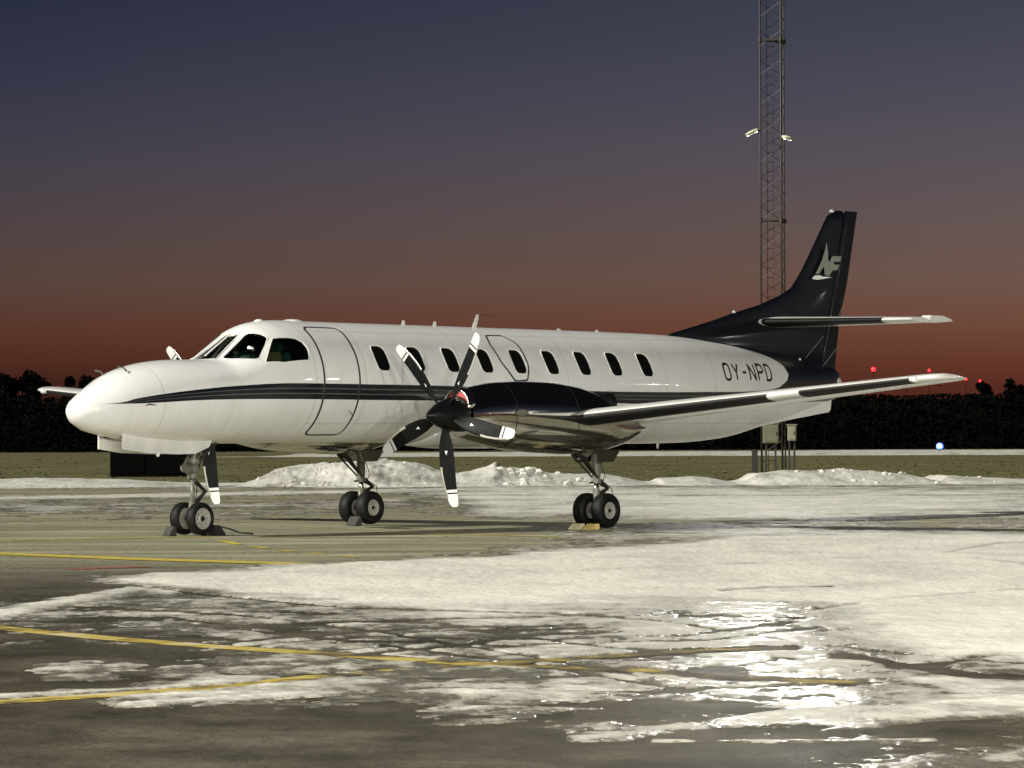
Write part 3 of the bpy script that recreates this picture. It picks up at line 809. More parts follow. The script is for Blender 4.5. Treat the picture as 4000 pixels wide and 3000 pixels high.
# tailplane
for sy in (-1, 1):
    rings = []
    def tsec(y, k=1):
        le = 15.05 + .345*y + (.04*y if sy > 0 else 0); c = 2.05 - .385*y; z = 3.14 - (.034*y if sy > 0 else -.002*y)
        P = airfoil(.088, 12, 0); return [(le + x*c, sy*y*(.80 if sy > 0 else 1), z + t*c*k) for x, t in P]
    for y in (0, .5, 1, 1.5, 2.0, 2.25): rings.append(tsec(y))
    S = tsec(2.25); cx = sum(p[0] for p in S)/len(S); cz = S[0][2]
    for y, k in ((2.38,.9),(2.44,.6)): rings.append([(cx+(p[0]-cx)*(k*.3+.7), sy*y*(.80 if sy > 0 else 1), cz+(p[2]-cz)*k) for p in S])
    b = MB(); b.loft(rings); tp = b.build('tailplane', M_white, plane, auto=50)
    rr = []
    for y in np.linspace(.10, 1.98, 7):
        S = tsec(y); rr.append([(S[i][0]-.004, S[i][1], S[i][2]+(.003 if i < 12 else -.003)) for i in range(9+1, 17)])
    b = MB(); b.loft(rr, False, False); b.build('deicing_boot', M_boot, tp, smooth=True)
    ho = 0 if sy < 0 else -.085
    b = MB(); b.loft([[(16.32,sy*y,3.14+ho),(16.40,sy*y,3.215+ho),(16.75,sy*y,3.215+ho),(17.0,sy*y,3.16+ho),(17.02,sy*y,3.13+ho),(16.5,sy*y,3.10+ho)] for y in ((2.28,2.47) if sy < 0 else (1.83,1.98))])
    b.build('elevator_horn', M_white, tp, bevel=.015, auto=40)

# ---------------------------------------------------------------- lettering and tail emblem
def side_pt(x, z, off):
    zt, zb, hw, zc, nt, nb = [float(q) for q in sec(x)]
    s = (z-zc)/((zt-zc) if z >= zc else (zc-zb)); s = max(-1, min(1, s))
    return tuple(surf(np.array(x), np.array(math.asin(s)), off))
def stroke(pl, w, plane_fn, closed=False):
    "flat ribbon along a polyline in (x, z)"
    n = len(pl); L = []; Rr = []
    for i, p in enumerate(pl):
        a = pl[i-1] if (i or closed) else p; c = pl[(i+1) % n] if (i < n-1 or closed) else p
        dx1, dz1 = p[0]-a[0], p[1]-a[1]; dx2, dz2 = c[0]-p[0], c[1]-p[1]
        l1 = math.hypot(dx1, dz1) or 1; l2 = math.hypot(dx2, dz2) or 1
        tx, tz = dx1/l1+dx2/l2, dz1/l1+dz2/l2; l = math.hypot(tx, tz) or 1; tx /= l; tz /= l
        if not (i or closed): tx, tz = dx2/l2, dz2/l2
        k = 1
        if i and i < n-1 or closed:
            cs = tx*dx2/l2+tz*dz2/l2; k = min(1.6, 1/max(.5, cs))
        L.append((p[0]-tz*w/2*k, p[1]+tx*w/2*k)); Rr.append((p[0]+tz*w/2*k, p[1]-tx*w/2*k))
    v = [plane_fn(*q) for q in L+Rr]
    f = [(i, (i+1) % n, n+(i+1) % n, n+i) for i in range(n if closed else n-1)]
    return v, f
def fine(pl, d=.04, closed=False):
    Q = []
    m_ = len(pl)
    for i in range(m_ if closed else m_-1):
        a, b_ = pl[i], pl[(i+1) % m_]; k = max(1, int(math.hypot(a[0]-b_[0], a[1]-b_[1])/d))
        Q += [(a[0]+(b_[0]-a[0])*j/k, a[1]+(b_[1]-a[1])*j/k) for j in range(k)]
    if not closed: Q.append(pl[-1])
    return Q
GL = {'O': ([rrect(.5,.5,1,1,.32,4)], True), 'D': ([[(0,0),(0,1),(.6,1),(.9,.85),(1,.6),(1,.4),(.9,.15),(.6,0)]], True),
      'Y': ([[(0,1),(.5,.48),(.5,0)],[(1,1),(.5,.48)]], False), '-': ([[(.1,.48),(.9,.48)]], False),
      'N': ([[(0,0),(0,1),(1,0),(1,1)]], False), 'P': ([[(0,0),(0,1),(.7,1),(1,.88),(1,.62),(.7,.5),(0,.5)]], False)}
for sy in (-1, 1):
    x = 13.29
    txt = 'OY-NPD' if sy < 0 else 'DPN-YO'
    for ch in txt:
        wd = .165 if ch != '-' else .13
        lines, closed = GL[ch]; b = MB()
        for pl in lines:
            P = [((x + q[0]*wd) if sy < 0 else (x + wd - q[0]*wd), 2.195 + q[1]*.245) for q in pl]
            v, f = stroke(fine(P, .04, closed), .040, lambda a, c: side_pt(a, c, .003), closed)
            b.add([(p[0], p[1] if sy < 0 else -p[1], p[2]) for p in v], f)
        b.build('registration_letter' if ch != '-' else 'registration_dash', M_registration, plane)
        x += wd + .098
def flat(name, P, m, parent):
    for s in (-1, 1):
        vs_, es_, fs_, *_ = delaunay_2d_cdt([Vector(p) for p in P], [(i, (i+1) % len(P)) for i in range(len(P))], [], 1, 1e-6)
        mesh(name, [(v.x, s*.0945, v.y) for v in vs_], [tuple(f) for f in fs_], m, parent)
flat('tail_emblem', [(16.865,4.47),(16.905,4.29),(16.90,4.19),(16.945,4.14),(17.0,4.225),(17.03,4.245),(17.27,4.245),(17.235,4.16),(17.07,4.155),(17.045,4.11),(17.215,4.105),(17.155,4.02),(17.02,4.01),(16.925,3.915),(16.81,3.93),(16.785,4.07),(16.65,3.945),(16.55,3.94),(16.63,4.03),(16.74,4.18),(16.82,4.34)], M_logo, fin)
flat('tail_emblem_hull', [(16.46,3.872),(16.53,3.912),(16.62,3.922),(16.71,3.917),(16.74,3.905),(17.01,3.897),(16.85,3.876),(16.75,3.862),(16.60,3.848),(16.475,3.856)], M_logo_white, fin)

# ================================================================ GROUND
def vnoise(x, y, seed=0):
    xi = np.floor(x).astype(np.int64); yi = np.floor(y).astype(np.int64); fx = x-xi; fy = y-yi
    fx = fx*fx*(3-2*fx); fy = fy*fy*(3-2*fy)
    def h(a, b):
        n = (a*374761393 + b*668265263 + seed*2147483647 + 1013904223) & 0xffffffff
        n = ((n ^ (n >> 13))*1274126177) & 0xffffffff
        n = (n ^ (n >> 16)) & 0xffffffff
        return n/4294967295.0
    return (h(xi,yi)*(1-fx)+h(xi+1,yi)*fx)*(1-fy) + (h(xi,yi+1)*(1-fx)+h(xi+1,yi+1)*fx)*fy
def fbm(x, y, o=4, seed=0):
    s = 0; a = .5; t = 0
    for i in range(o): s = s + a*vnoise(x*2**i+i*17.3, y*2**i+i*9.1, seed+i); t += a; a *= .5
    return s/t
def tree_nodes(m): return m.node_tree, m.node_tree.nodes['Principled BSDF']
def asphalt():
    m = bpy.data.materials.new('wet_frosty_asphalt'); m.use_nodes = True; t, b = tree_nodes(m)
    co = N(t, 'ShaderNodeTexCoord')
    def noise(sc, det=6, vec=(1,1,1), rough=.6):
        mp = N(t, 'ShaderNodeMapping'); mp.inputs['Scale'].default_value = vec; t.links.new(co.outputs['Object'], mp.inputs[0])
        n = N(t, 'ShaderNodeTexNoise'); n.inputs['Scale'].default_value = sc; n.inputs['Detail'].default_value = det; n.inputs['Roughness'].default_value = rough
        t.links.new(mp.outputs[0], n.inputs['Vector']); return n.outputs['Fac']
    big = noise(.35, 5, (1,.35,1)); fineN = noise(28, 6); mid = noise(.9, 9, (1,.8,1), .72); streak = noise(1.0, 6, (.22,.9,1), .65)
    sepn = N(t, 'ShaderNodeSeparateXYZ'); t.links.new(co.outputs['Object'], sepn.inputs[0])
    frost = N(t, 'ShaderNodeMapRange'); t.links.new(sepn.outputs['Y'], frost.inputs['Value']); frost.inputs['From Min'].default_value = 33; frost.inputs['From Max'].default_value = 46
    dark = ramp(t, [(.36, (.024,.020,.011,1)), (.5, (.054,.046,.030,1)), (.64, (.100,.086,.060,1))], mid)
    icy = ramp(t, [(.30, (.165,.157,.098,1)), (.5, (.245,.233,.150,1)), (.66, (.42,.405,.29,1))], streak)  # icy tones, with the yellowish cast of the light put into the colour
    a1 = N(t, 'ShaderNodeMath', operation='MULTIPLY_ADD'); t.links.new(big, a1.inputs[0]); a1.inputs[1].default_value = 1.2; a1.inputs[2].default_value = -.6
    a2 = N(t, 'ShaderNodeMath', operation='ADD', use_clamp=True); t.links.new(a1.outputs[0], a2.inputs[0]); t.links.new(frost.outputs[0], a2.inputs[1])
    fr2 = N(t, 'ShaderNodeMath', operation='MULTIPLY', use_clamp=True); t.links.new(a2.outputs[0], fr2.inputs[0]); t.links.new(frost.outputs[0], fr2.inputs[1])
    mixc = N(t, 'ShaderNodeMix', data_type='RGBA'); t.links.new(fr2.outputs[0], mixc.inputs['Factor']); t.links.new(dark.outputs[0], mixc.inputs['A']); t.links.new(icy.outputs[0], mixc.inputs['B'])
    gr = ramp(t, [(.3, (.6,.6,.58,1)), (.7, (1.4,1.38,1.34,1))], fineN)
    mul = N(t, 'ShaderNodeMix', data_type='RGBA', blend_type='MULTIPLY'); mul.inputs['Factor'].default_value = 1; t.links.new(mixc.outputs['Result'], mul.inputs['A']); t.links.new(gr.outputs[0], mul.inputs['B'])
    t.links.new(mul.outputs['Result'], b.inputs['Base Color'])
    rr = N(t, 'ShaderNodeMapRange'); t.links.new(big, rr.inputs['Value']); rr.inputs['From Min'].default_value = .35; rr.inputs['From Max'].default_value = .65; rr.inputs['To Min'].default_value = .62; rr.inputs['To Max'].default_value = .36
    frr = N(t, 'ShaderNodeMath', operation='MULTIPLY_ADD', use_clamp=True); t.links.new(frost.outputs[0], frr.inputs[0]); frr.inputs[1].default_value = .22; t.links.new(rr.outputs[0], frr.inputs[2])
    t.links.new(frr.outputs[0], b.inputs['Roughness'])
    bp = N(t, 'ShaderNodeBump'); bp.inputs['Strength'].default_value = .9; bp.inputs['Distance'].default_value = .02; t.links.new(fineN, bp.inputs['Height'])
    glint = noise(9, 3, (1,.4,1), .5); bp2 = N(t, 'ShaderNodeBump'); bp2.inputs['Strength'].default_value = .7; bp2.inputs['Distance'].default_value = .035; t.links.new(glint, bp2.inputs['Height']); t.links.new(bp2.outputs[0], bp.inputs['Normal']); t.links.new(bp.outputs[0], b.inputs['Normal'])
    return m
def snowm(name='trodden_snow', lo=(.46,.445,.39), hi=(.72,.70,.61), rough=.55, bump=.35, bs=22):
    m = bpy.data.materials.new(name); m.use_nodes = True; t, b = tree_nodes(m)
    co = N(t, 'ShaderNodeTexCoord'); mp = N(t, 'ShaderNodeMapping'); mp.inputs['Scale'].default_value = (1,.4,1); t.links.new(co.outputs['Object'], mp.inputs[0])
    n = N(t, 'ShaderNodeTexNoise'); n.inputs['Scale'].default_value = .9; n.inputs['Detail'].default_value = 8; n.inputs['Roughness'].default_value = .62; t.links.new(mp.outputs[0], n.inputs['Vector'])
    at_ = N(t, 'ShaderNodeAttribute'); at_.attribute_name = 'depth'
    mp3 = N(t, 'ShaderNodeMapping'); mp3.inputs['Scale'].default_value = (1,.5,1); t.links.new(co.outputs['Object'], mp3.inputs[0])
    n3 = N(t, 'ShaderNodeTexNoise'); n3.inputs['Scale'].default_value = 5.5; n3.inputs['Detail'].default_value = 6; n3.inputs['Roughness'].default_value = .65; t.links.new(mp3.outputs[0], n3.inputs['Vector'])
    thin = N(t, 'ShaderNodeMapRange'); t.links.new(at_.outputs['Fac'], thin.inputs['Value']); thin.inputs['From Min'].default_value = .05; thin.inputs['From Max'].default_value = .4; thin.inputs['To Min'].default_value = 1.1; thin.inputs['To Max'].default_value = .12
    n3m = N(t, 'ShaderNodeMath', operation='SUBTRACT'); t.links.new(n3.outputs['Fac'], n3m.inputs[0]); n3m.inputs[1].default_value = .5
    n3s = N(t, 'ShaderNodeMath', operation='MULTIPLY_ADD'); t.links.new(n3m.outputs[0], n3s.inputs[0]); t.links.new(thin.outputs[0], n3s.inputs[1]); t.links.new(at_.outputs['Fac'], n3s.inputs[2])
    ad = N(t, 'ShaderNodeMath', operation='MULTIPLY_ADD'); t.links.new(n.outputs['Fac'], ad.inputs[0]); ad.inputs[1].default_value = .9; t.links.new(n3s.outputs[0], ad.inputs[2])
    sb = N(t, 'ShaderNodeMath', operation='SUBTRACT'); t.links.new(ad.outputs[0], sb.inputs[0]); sb.inputs[1].default_value = .45
    r = ramp(t, [(.0, (.13,.12,.09,1)), (.12, (.34,.32,.265,1)), (.28, (*lo, 1)), (.62, (*hi, 1))], sb.outputs[0])
    t.links.new(r.outputs[0], b.inputs['Base Color'])
    rg = N(t, 'ShaderNodeMapRange'); t.links.new(sb.outputs[0], rg.inputs['Value']); rg.inputs['From Min'].default_value = .05; rg.inputs['From Max'].default_value = .45
    rg.inputs['To Min'].default_value = .27; rg.inputs['To Max'].default_value = max(rough, .8); sy_ = N(t, 'ShaderNodeSeparateXYZ'); t.links.new(co.outputs['Object'], sy_.inputs[0])
    fa = N(t, 'ShaderNodeMapRange'); t.links.new(sy_.outputs['Y'], fa.inputs['Value']); fa.inputs['From Min'].default_value = 32; fa.inputs['From Max'].default_value = 46; fa.inputs['To Min'].default_value = 0; fa.inputs['To Max'].default_value = .55
    mxr = N(t, 'ShaderNodeMath', operation='MAXIMUM'); t.links.new(rg.outputs[0], mxr.inputs[0]); t.links.new(fa.outputs[0], mxr.inputs[1]); t.links.new(mxr.outputs[0], b.inputs['Roughness'])
    b.inputs['Specular IOR Level'].default_value = .3
    n2 = N(t, 'ShaderNodeTexNoise'); n2.inputs['Scale'].default_value = bs; n2.inputs['Detail'].default_value = 7; t.links.new(co.outputs['Object'], n2.inputs['Vector'])
    bp = N(t, 'ShaderNodeBump'); bp.inputs['Strength'].default_value = bump; bp.inputs['Distance'].default_value = .03; t.links.new(n2.outputs['Fac'], bp.inputs['Height'])
    n4 = N(t, 'ShaderNodeTexNoise'); n4.inputs['Scale'].default_value = 8; n4.inputs['Detail'].default_value = 3; t.links.new(mp.outputs[0], n4.inputs['Vector'])
    bp4 = N(t, 'ShaderNodeBump'); bp4.inputs['Strength'].default_value = .6; bp4.inputs['Distance'].default_value = .035; t.links.new(n4.outputs['Fac'], bp4.inputs['Height']); t.links.new(bp4.outputs[0], bp.inputs['Normal']); t.links.new(bp.outputs[0], b.inputs['Normal'])
    return m
M_asph = asphalt(); M_snow = snowm(); M_bank = snowm('ploughed_snow', (.60,.585,.52), (.76,.75,.68), .75, .7, 5)
M_grass = mat('winter_grass', (.105,.098,.028), .9, vary=.45, vscale=.25, bump=.4, bscale=3)
M_yellow = mat('yellow_line_paint', (.58,.46,.06), .55, vary=.35, vscale=5, bump=.2, bscale=30)
def worn_line():
    m = bpy.data.materials.new('worn_yellow_line_under_slush'); m.use_nodes = True; t, b = tree_nodes(m)
    co = N(t, 'ShaderNodeTexCoord')
    n = N(t, 'ShaderNodeTexNoise'); n.inputs['Scale'].default_value = 1.5; n.inputs['Detail'].default_value = 9; n.inputs['Roughness'].default_value = .72; t.links.new(co.outputs['Object'], n.inputs['Vector'])
    sxw = N(t, 'ShaderNodeSeparateXYZ'); t.links.new(co.outputs['Object'], sxw.inputs[0])
    wr = N(t, 'ShaderNodeMapRange'); t.links.new(sxw.outputs['X'], wr.inputs['Value']); wr.inputs['From Min'].default_value = -1.8; wr.inputs['From Max'].default_value = .6; wr.inputs['To Min'].default_value = .03; wr.inputs['To Max'].default_value = -.075
    wa = N(t, 'ShaderNodeMath', operation='ADD'); t.links.new(n.outputs['Fac'], wa.inputs[0]); t.links.new(wr.outputs[0], wa.inputs[1])
    r = ramp(t, [(.40, (.06,.05,.033,1)), (.45, (.16,.12,.03,1)), (.50, (.40,.30,.05,1)), (.57, (.46,.36,.10,1)), (.64, (.50,.46,.32,1))], wa.outputs[0])
    t.links.new(r.outputs[0], b.inputs['Base Color']); b.inputs['Roughness'].default_value = .6
    bp = N(t, 'ShaderNodeBump'); bp.inputs['Strength'].default_value = .4; bp.inputs['Distance'].default_value = .01; t.links.new(n.outputs['Fac'], bp.inputs['Height']); t.links.new(bp.outputs[0], b.inputs['Normal'])
    return m
M_worn = worn_line()
M_redline = mat('red_line_paint', (.34,.10,.07), .6, vary=.3, vscale=5)
def quad(name, x0, x1, y0, y1, z, m, nx=1, ny=1):
    v = [(x0+(x1-x0)*i/nx, y0+(y1-y0)*j/ny, z) for j in range(ny+1) for i in range(nx+1)]
    f = [(j*(nx+1)+i, j*(nx+1)+i+1, (j+1)*(nx+1)+i+1, (j+1)*(nx+1)+i) for j in range(ny) for i in range(nx)]
    return mesh(name, v, f, m)
tag(quad('ground', -2500, 2500, -300, 4000, -.012, M_grass, 10, 10), kind='structure', label='dark winter grass field beyond the apron')
tag(quad('apron', -160, 160, -60, 108, -.004, M_asph, 16, 16), kind='structure', label='wet frosty asphalt apron under the airplane')

# ---- snow lying on the apron: real relief, drawn by coverage polygons on the ground
nu, nv = 760, 520
us = np.concatenate([np.linspace(-1500,-60,70), np.linspace(-50,4050,620), np.linspace(4065,5500,70)])
vs_ = np.concatenate([np.linspace(3300,3010,30), np.linspace(3006,2070,360), np.linspace(2067,1898,130)])
UU, VV = np.meshgrid(us, vs_)
def gnd_arr(u, v):
    a = u-2000.0; c = v-1500.0; r = -ROLL
    a, c = a*math.cos(r)-c*math.sin(r), a*math.sin(r)+c*math.cos(r)
    X, Z = a/FPX, -c/FPX; p = -PITCH
    Y = math.cos(p)+Z*math.sin(p); Zz = -math.sin(p)+Z*math.cos(p); t = -CAM_H/Zz
    return X*t, Y*t
GX, GY = gnd_arr(UU, VV)
def sdpoly(P):
    inside_ = np.zeros(UU.shape, bool); dmin = np.full(UU.shape, 1e9)
    K = 5.0        # ground foreshortening: one metre deep shows far shorter than one metre wide
    for i in range(len(P)):
        x1, y1 = P[i]; x2, y2 = P[i-1]
        cond = ((y1 > VV) != (y2 > VV)); den = (y2-y1) if y2 != y1 else 1e-9
        inside_ ^= cond & (UU < (x2-x1)*(VV-y1)/den+x1)
        ax, ay, bx, by = x1/K, y1, x2/K, y2; L = (bx-ax)**2+(by-ay)**2+1e-9
        t = np.clip(((UU/K-ax)*(bx-ax)+(VV-ay)*(by-ay))/L, 0, 1)
        dmin = np.minimum(dmin, np.hypot(UU/K-ax-t*(bx-ax), VV-ay-t*(by-ay)))
    return np.where(inside_, dmin, -dmin)
def sdline(P):
    dmin = np.full(UU.shape, 1e9); K = 5.0
    for i in range(len(P)-1):
        ax, ay = P[i][0]/K, P[i][1]; bx, by = P[i+1][0]/K, P[i+1][1]; L = (bx-ax)**2+(by-ay)**2+1e-9
        t = np.clip(((UU/K-ax)*(bx-ax)+(VV-ay)*(by-ay))/L, 0, 1)
        dmin = np.minimum(dmin, np.hypot(UU/K-ax-t*(bx-ax), VV-ay-t*(by-ay)))
    return dmin
cov = np.full(UU.shape, -1.4)
def put(P, soft, top=1.0, line=None):
    global cov
    s = (line - sdline(P)) if line is not None else sdpoly(P)
    cov = np.maximum(cov, np.clip(s/soft*top, -1.4, top))
put([(300,2270),(620,2238),(1000,2216),(1400,2188),(1960,2165),(2050,2150),(2420,2132),(2700,2114),(2900,2090),(3400,2080),(5600,2078),(5600,2400),(3600,2400),(3300,2372),(2880,2352),(2500,2350),(2100,2352),(1700,2350),(1350,2342),(1050,2330),(700,2305),(520,2290)], 18, 1.5)
put([(500,2285),(1350,2190),(2900,2100),(5600,2078),(5600,2760),(4200,2660),(3900,2640),(3500,2580),(3200,2500),(3090,2445),(3200,2405),(3170,2385),(2880,2385),(2500,2405),(2100,2430),(1700,2445),(1350,2430),(1050,2375),(700,2315)], 75, 1.35)
put([(-1600,2520),(-300,2450),(0,2400),(280,2343),(560,2298),(660,2312)], 12, 1.0, 17)
put([(150,2400),(420,2345),(800,2330),(1250,2385),(1900,2410),(2700,2400),(3150,2440),(3500,2540),(4200,2560),(4200,2700),(3500,2680),(2700,2740),(1900,2730),(1500,2690),(1150,2600),(800,2450),(350,2400)], 55, .24)
put([(1650,2400),(2600,2385),(3050,2480),(2950,2580),(2200,2560),(1750,2500)], 40, .33)
put([(450,2748),(1200,2705),(1900,2735),(2000,2690),(1400,2655),(900,2650),(500,2700)], 18, .28)
put([(500,2752),(700,2740),(880,2728)], 8, .7, 9)
put([(950,2725),(1400,2700),(1900,2712)], 14, .5, 12)
put([(2700,2840),(2960,2810),(3200,2812),(3500,2826),(4300,2780),(5500,2760),(5500,2690),(3950,2708),(3600,2742),(3250,2760),(3050,2770),(2850,2800)], 14, .7)
put([(2300,2885),(2560,2850),(2800,2818),(3000,2812)], 12, .35, 8)
put([(2560,2893),(3100,2895),(3650,2889)], 3, .35, 2.5)
put([(3250,3010),(3500,2975),(4200,2900),(4200,3020)], 30, .15)
put([(-1500,2745),(0,2722),(430,2700),(800,2675)], 8, .55, 8)
put([(240,2600),(480,2594)], 14, .32, 9); put([(240,2645),(400,2640)], 9, .35, 5); put([(660,2605),(770,2600)], 8, .4, 5)
put([(2500,2610),(3300,2590),(4300,2640),(4300,2790),(3400,2800),(2600,2770)], 40, .35)
put([(1300,2420),(2300,2400),(2900,2420),(3000,2560),(2400,2600),(1500,2520)], 50, .42)
# farther part of the apron, behind the airplane
put([(1850,2015),(2450,2030),(3300,2022),(5600,2030),(5600,1890),(2300,1890),(1500,1905),(1700,1950)], 34, 1.0)
put([(-1600,2010),(0,2000),(1300,1990),(2300,1975),(2300,1960),(0,1965),(-1600,1975)], 14, .18)
put([(-1600,1955),(0,1946),(420,1940),(900,1930),(1500,1918),(2300,1905)], 6, .9, 9)
put([(-1600,1900),(0,1893),(600,1905),(1200,1898)], 8, .5, 6)
put([(2400,2085),(3300,2078),(5600,2080)], 20, .1, 16)
# noise and tyre tracks
nz = (fbm(GX*.8, GY*.42, 5, 3)-.5)*1.7 + (fbm(GX*2.6+7, GY*2.2, 5, 11)-.5)*1.5 + (fbm(GX*11, GY*9, 3, 21)-.5)*.8
low = cov < 1.2
cov = cov + nz*np.where(cov > 1.2, .35, .75)
def track(P, w=7, amt=1.3):
    global cov
    d = sdline(P); cov -= amt*np.clip(1 - d/w, 0, 1)*(.55+.8*vnoise(GX*.8, GY*.5, 5))
track([(540,2292),(900,2335),(1350,2375),(2000,2398),(2300,2402)], 5, 1.3)
track([(2100,2240),(2500,2225),(3300,2185),(3900,2150),(4500,2120)], 4, .6)
track([(3700,2160),(3900,2125),(4300,2115)], 5, .9)
track([(3780,2180),(4000,2205),(4600,2230)], 6, 1.0)
track([(2820,2310),(3000,2300),(3250,2298)], 6, 2.2)
track([(3200,2378),(3500,2340),(4100,2300),(4800,2270)], 5, .9)
track([(1000,2440),(1500,2425),(2100,2410)], 8, .8); track([(1400,2555),(1800,2520),(2050,2480),(2400,2470)], 9, 1.0)
track([(1900,2470),(2300,2520),(2700,2560)], 7, .9); track([(1500,2520),(2100,2600),(2700,2700)], 7, .8)
track([(1200,2640),(1700,2650),(2300,2640)], 7, .8)
for P_, w_, a_ in (([(-200,2520),(300,2545),(900,2560),(1500,2530)], 6, .9), ([(-200,2600),(400,2570),(1100,2490),(1700,2450),(2300,2440)], 6, .8), ([(-200,2622),(420,2590),(1120,2508),(1720,2466),(2320,2455)], 5, .7),
                  ([(700,2420),(1300,2480),(2000,2500),(2700,2480),(3100,2430)], 6, .9), ([(760,2440),(1330,2500),(2020,2522),(2750,2502),(3200,2450)], 5, .8), ([(300,2370),(900,2400),(1500,2470),(2100,2570),(2500,2640)], 5, .9),
                  ([(2100,2390),(2600,2430),(3200,2520),(3900,2590),(4400,2610)], 5, .7), ([(1000,2740),(1700,2690),(2500,2700),(3300,2670)], 5, .8), ([(1500,2990),(2200,2950),(2800,2890),(3400,2850)], 10, .6),
                  ([(600,2310),(1500,2335),(2600,2330),(3600,2290),(4300,2250)], 3, .35), ([(800,2270),(1800,2262),(3000,2230),(4200,2190)], 3, .3), ([(2000,2300),(3000,2270),(4200,2240)], 2.5, .3)):
    track(P_, w_, a_)
track([(3300,2560),(3800,2640),(4300,2660)], 16, 1.1)
track([(3500,2610),(3900,2560),(4300,2550)], 12, .9)
track([(2400,1935),(3300,1938),(4500,1930)], 3, .7); track([(1800,1972),(2900,1968),(4500,1975)], 3, .6); track([(1500,1990),(4500,1992)], 2.5, .4)
for P_ in ([(-900,2330),(0,2452),(400,2490),(800,2522),(1300,2555),(1900,2597),(2452,2615),(2814,2646),(3356,2668),(3950,2692),(4800,2720)], [(-900,2790),(0,2742),(700,2695),(1350,2633),(2000,2588),(2271,2570),(2723,2542),(3100,2530)]):
    d_ = sdline(P_); cov -= 1.1*np.clip(1.4 - d_/9, 0, 1)*np.clip(2.6*fbm(GX*1.3, GY*.9, 4, 55)-.7, 0, 1.2)
for cx_, cy_, w_ in ((2600,2480,.25),):
    pass
cov = cov + .35*(fbm(GX*.5, GY*1.6, 3, 91)-.5)
LINES = {}
thick = np.clip(cov, -.4, 1.2)
H = np.where(thick > 0, .006 + .012*np.abs(thick)**.8, .006 + .06*thick)
H = H + np.clip(thick*4, 0, 1)*.012*(fbm(GX*7, GY*4, 3, 31)-.5) + np.clip(thick*1.5, 0, 1)*.022*(fbm(GX*1.5, GY*.8, 3, 41)-.5)
H[:8,:] -= 0
keep = thick > -.18
V = np.stack([GX, GY, H-.004], -1).reshape(-1, 3)
ny_, nx_ = UU.shape
I = np.arange(ny_*nx_).reshape(ny_, nx_)
q = np.stack([I[:-1,:-1], I[:-1,1:], I[1:,1:], I[1:,:-1]], -1).reshape(-1, 4)
kq = (keep[:-1,:-1] | keep[:-1,1:] | keep[1:,1:] | keep[1:,:-1]).reshape(-1)
q = q[kq]; used = np.unique(q); rm_ = -np.ones(len(V), int); rm_[used] = np.arange(len(used))
me = bpy.data.meshes.new('snow_cover'); me.vertices.add(len(used)); me.vertices.foreach_set('co', V[used].ravel().astype(np.float32))
q = rm_[q]; me.loops.add(q.size); me.loops.foreach_set('vertex_index', q.ravel().astype(np.int32)); me.polygons.add(len(q)); me.polygons.foreach_set('loop_start', (np.arange(len(q))*4).astype(np.int32)); me.polygons.foreach_set('loop_total', np.full(len(q), 4, np.int32))
me.update(calc_edges=True); me.validate()
at_ = me.attributes.new('depth', 'FLOAT', 'POINT'); at_.data.foreach_set('value', (np.clip(thick, 0, 1.2)/1.2*.55).reshape(-1)[used].astype(np.float32))
me.polygons.foreach_set('use_smooth', [True]*len(me.polygons))
so = bpy.data.objects.new('snow_cover', me); col.objects.link(so); me.materials.append(M_snow)
tag(so, kind='stuff', label='thin trodden snow and ice lying in patches and streaks on the apron', cat='snow')

# ---- painted lines
def ground_line(name, P, w, m, z=.0015, **kw):
    P = [gnd(*p) for p in P]; b = MB(); L = []
    Q = []
    for i in range(len(P)-1):
        a, c = P[i], P[i+1]; n = max(1, int(math.hypot(c[0]-a[0], c[1]-a[1])/.3))
        Q += [(a[0]+(c[0]-a[0])*k/n, a[1]+(c[1]-a[1])*k/n) for k in range(n)]
    Q.append(P[-1]); rr = []
    for i, p in enumerate(Q):
        a = Q[max(0, i-1)]; c = Q[min(len(Q)-1, i+1)]; tx, ty = c[0]-a[0], c[1]-a[1]; l = math.hypot(tx, ty)
        rr.append([(p[0]-ty/l*w/2, p[1]+tx/l*w/2, z), (p[0]+ty/l*w/2, p[1]-tx/l*w/2, z)])
    b.loft(rr, False, False); o = b.build(name, m)
    return tag(o, kind='structure', **kw)
ground_line('painted_line', [(-900,2140),(0,2113),(850,2095)], .20, M_yellow, label='thin yellow line running from the left edge to the nose wheels')
ground_line('painted_line', [(1500,2083),(2000,2092),(2500,2106),(2850,2117)], .18, M_yellow, .002, label='thin yellow line between the nose and the left main wheels')
ground_line('painted_line', [(-900,2122),(0,2163),(600,2186),(1180,2203)], .5, M_yellow, .0025, label='bold yellow line left of the bright snow sheet')
DS = [(868,2112),(935,2127),(985,2134),(1045,2141),(1090,2149),(1150,2154),(1205,2160),(1260,2164),(1330,2172),(1400,2176)]
for k, (a, c) in enumerate(((0,1),(2,3),(4,5),(6,7),(8,9))):
    ground_line('painted_dash', [DS[a], DS[c]], .15, M_yellow, .0015, label='short yellow dash in the curve behind the nose wheel')
ground_line('painted_line', [(-900,2330),(0,2452),(400,2490),(800,2522),(1300,2555),(1900,2597),(2452,2615),(2814,2646),(3356,2668),(3950,2692),(4800,2720)], .27, M_worn, -.001, label='yellow line crossing the streaky foreground to the right')
ground_line('painted_line', [(-900,2790),(0,2742),(700,2695),(1350,2633),(2000,2588),(2271,2570),(2723,2542),(3100,2530)], .27, M_worn, -.0005, label='yellow line rising from the lower left under thin snow')
ground_line('painted_line', [(270,2223),(570,2213)], .30, M_redline, .0015, label='short faded red line left of the bright snow sheet')

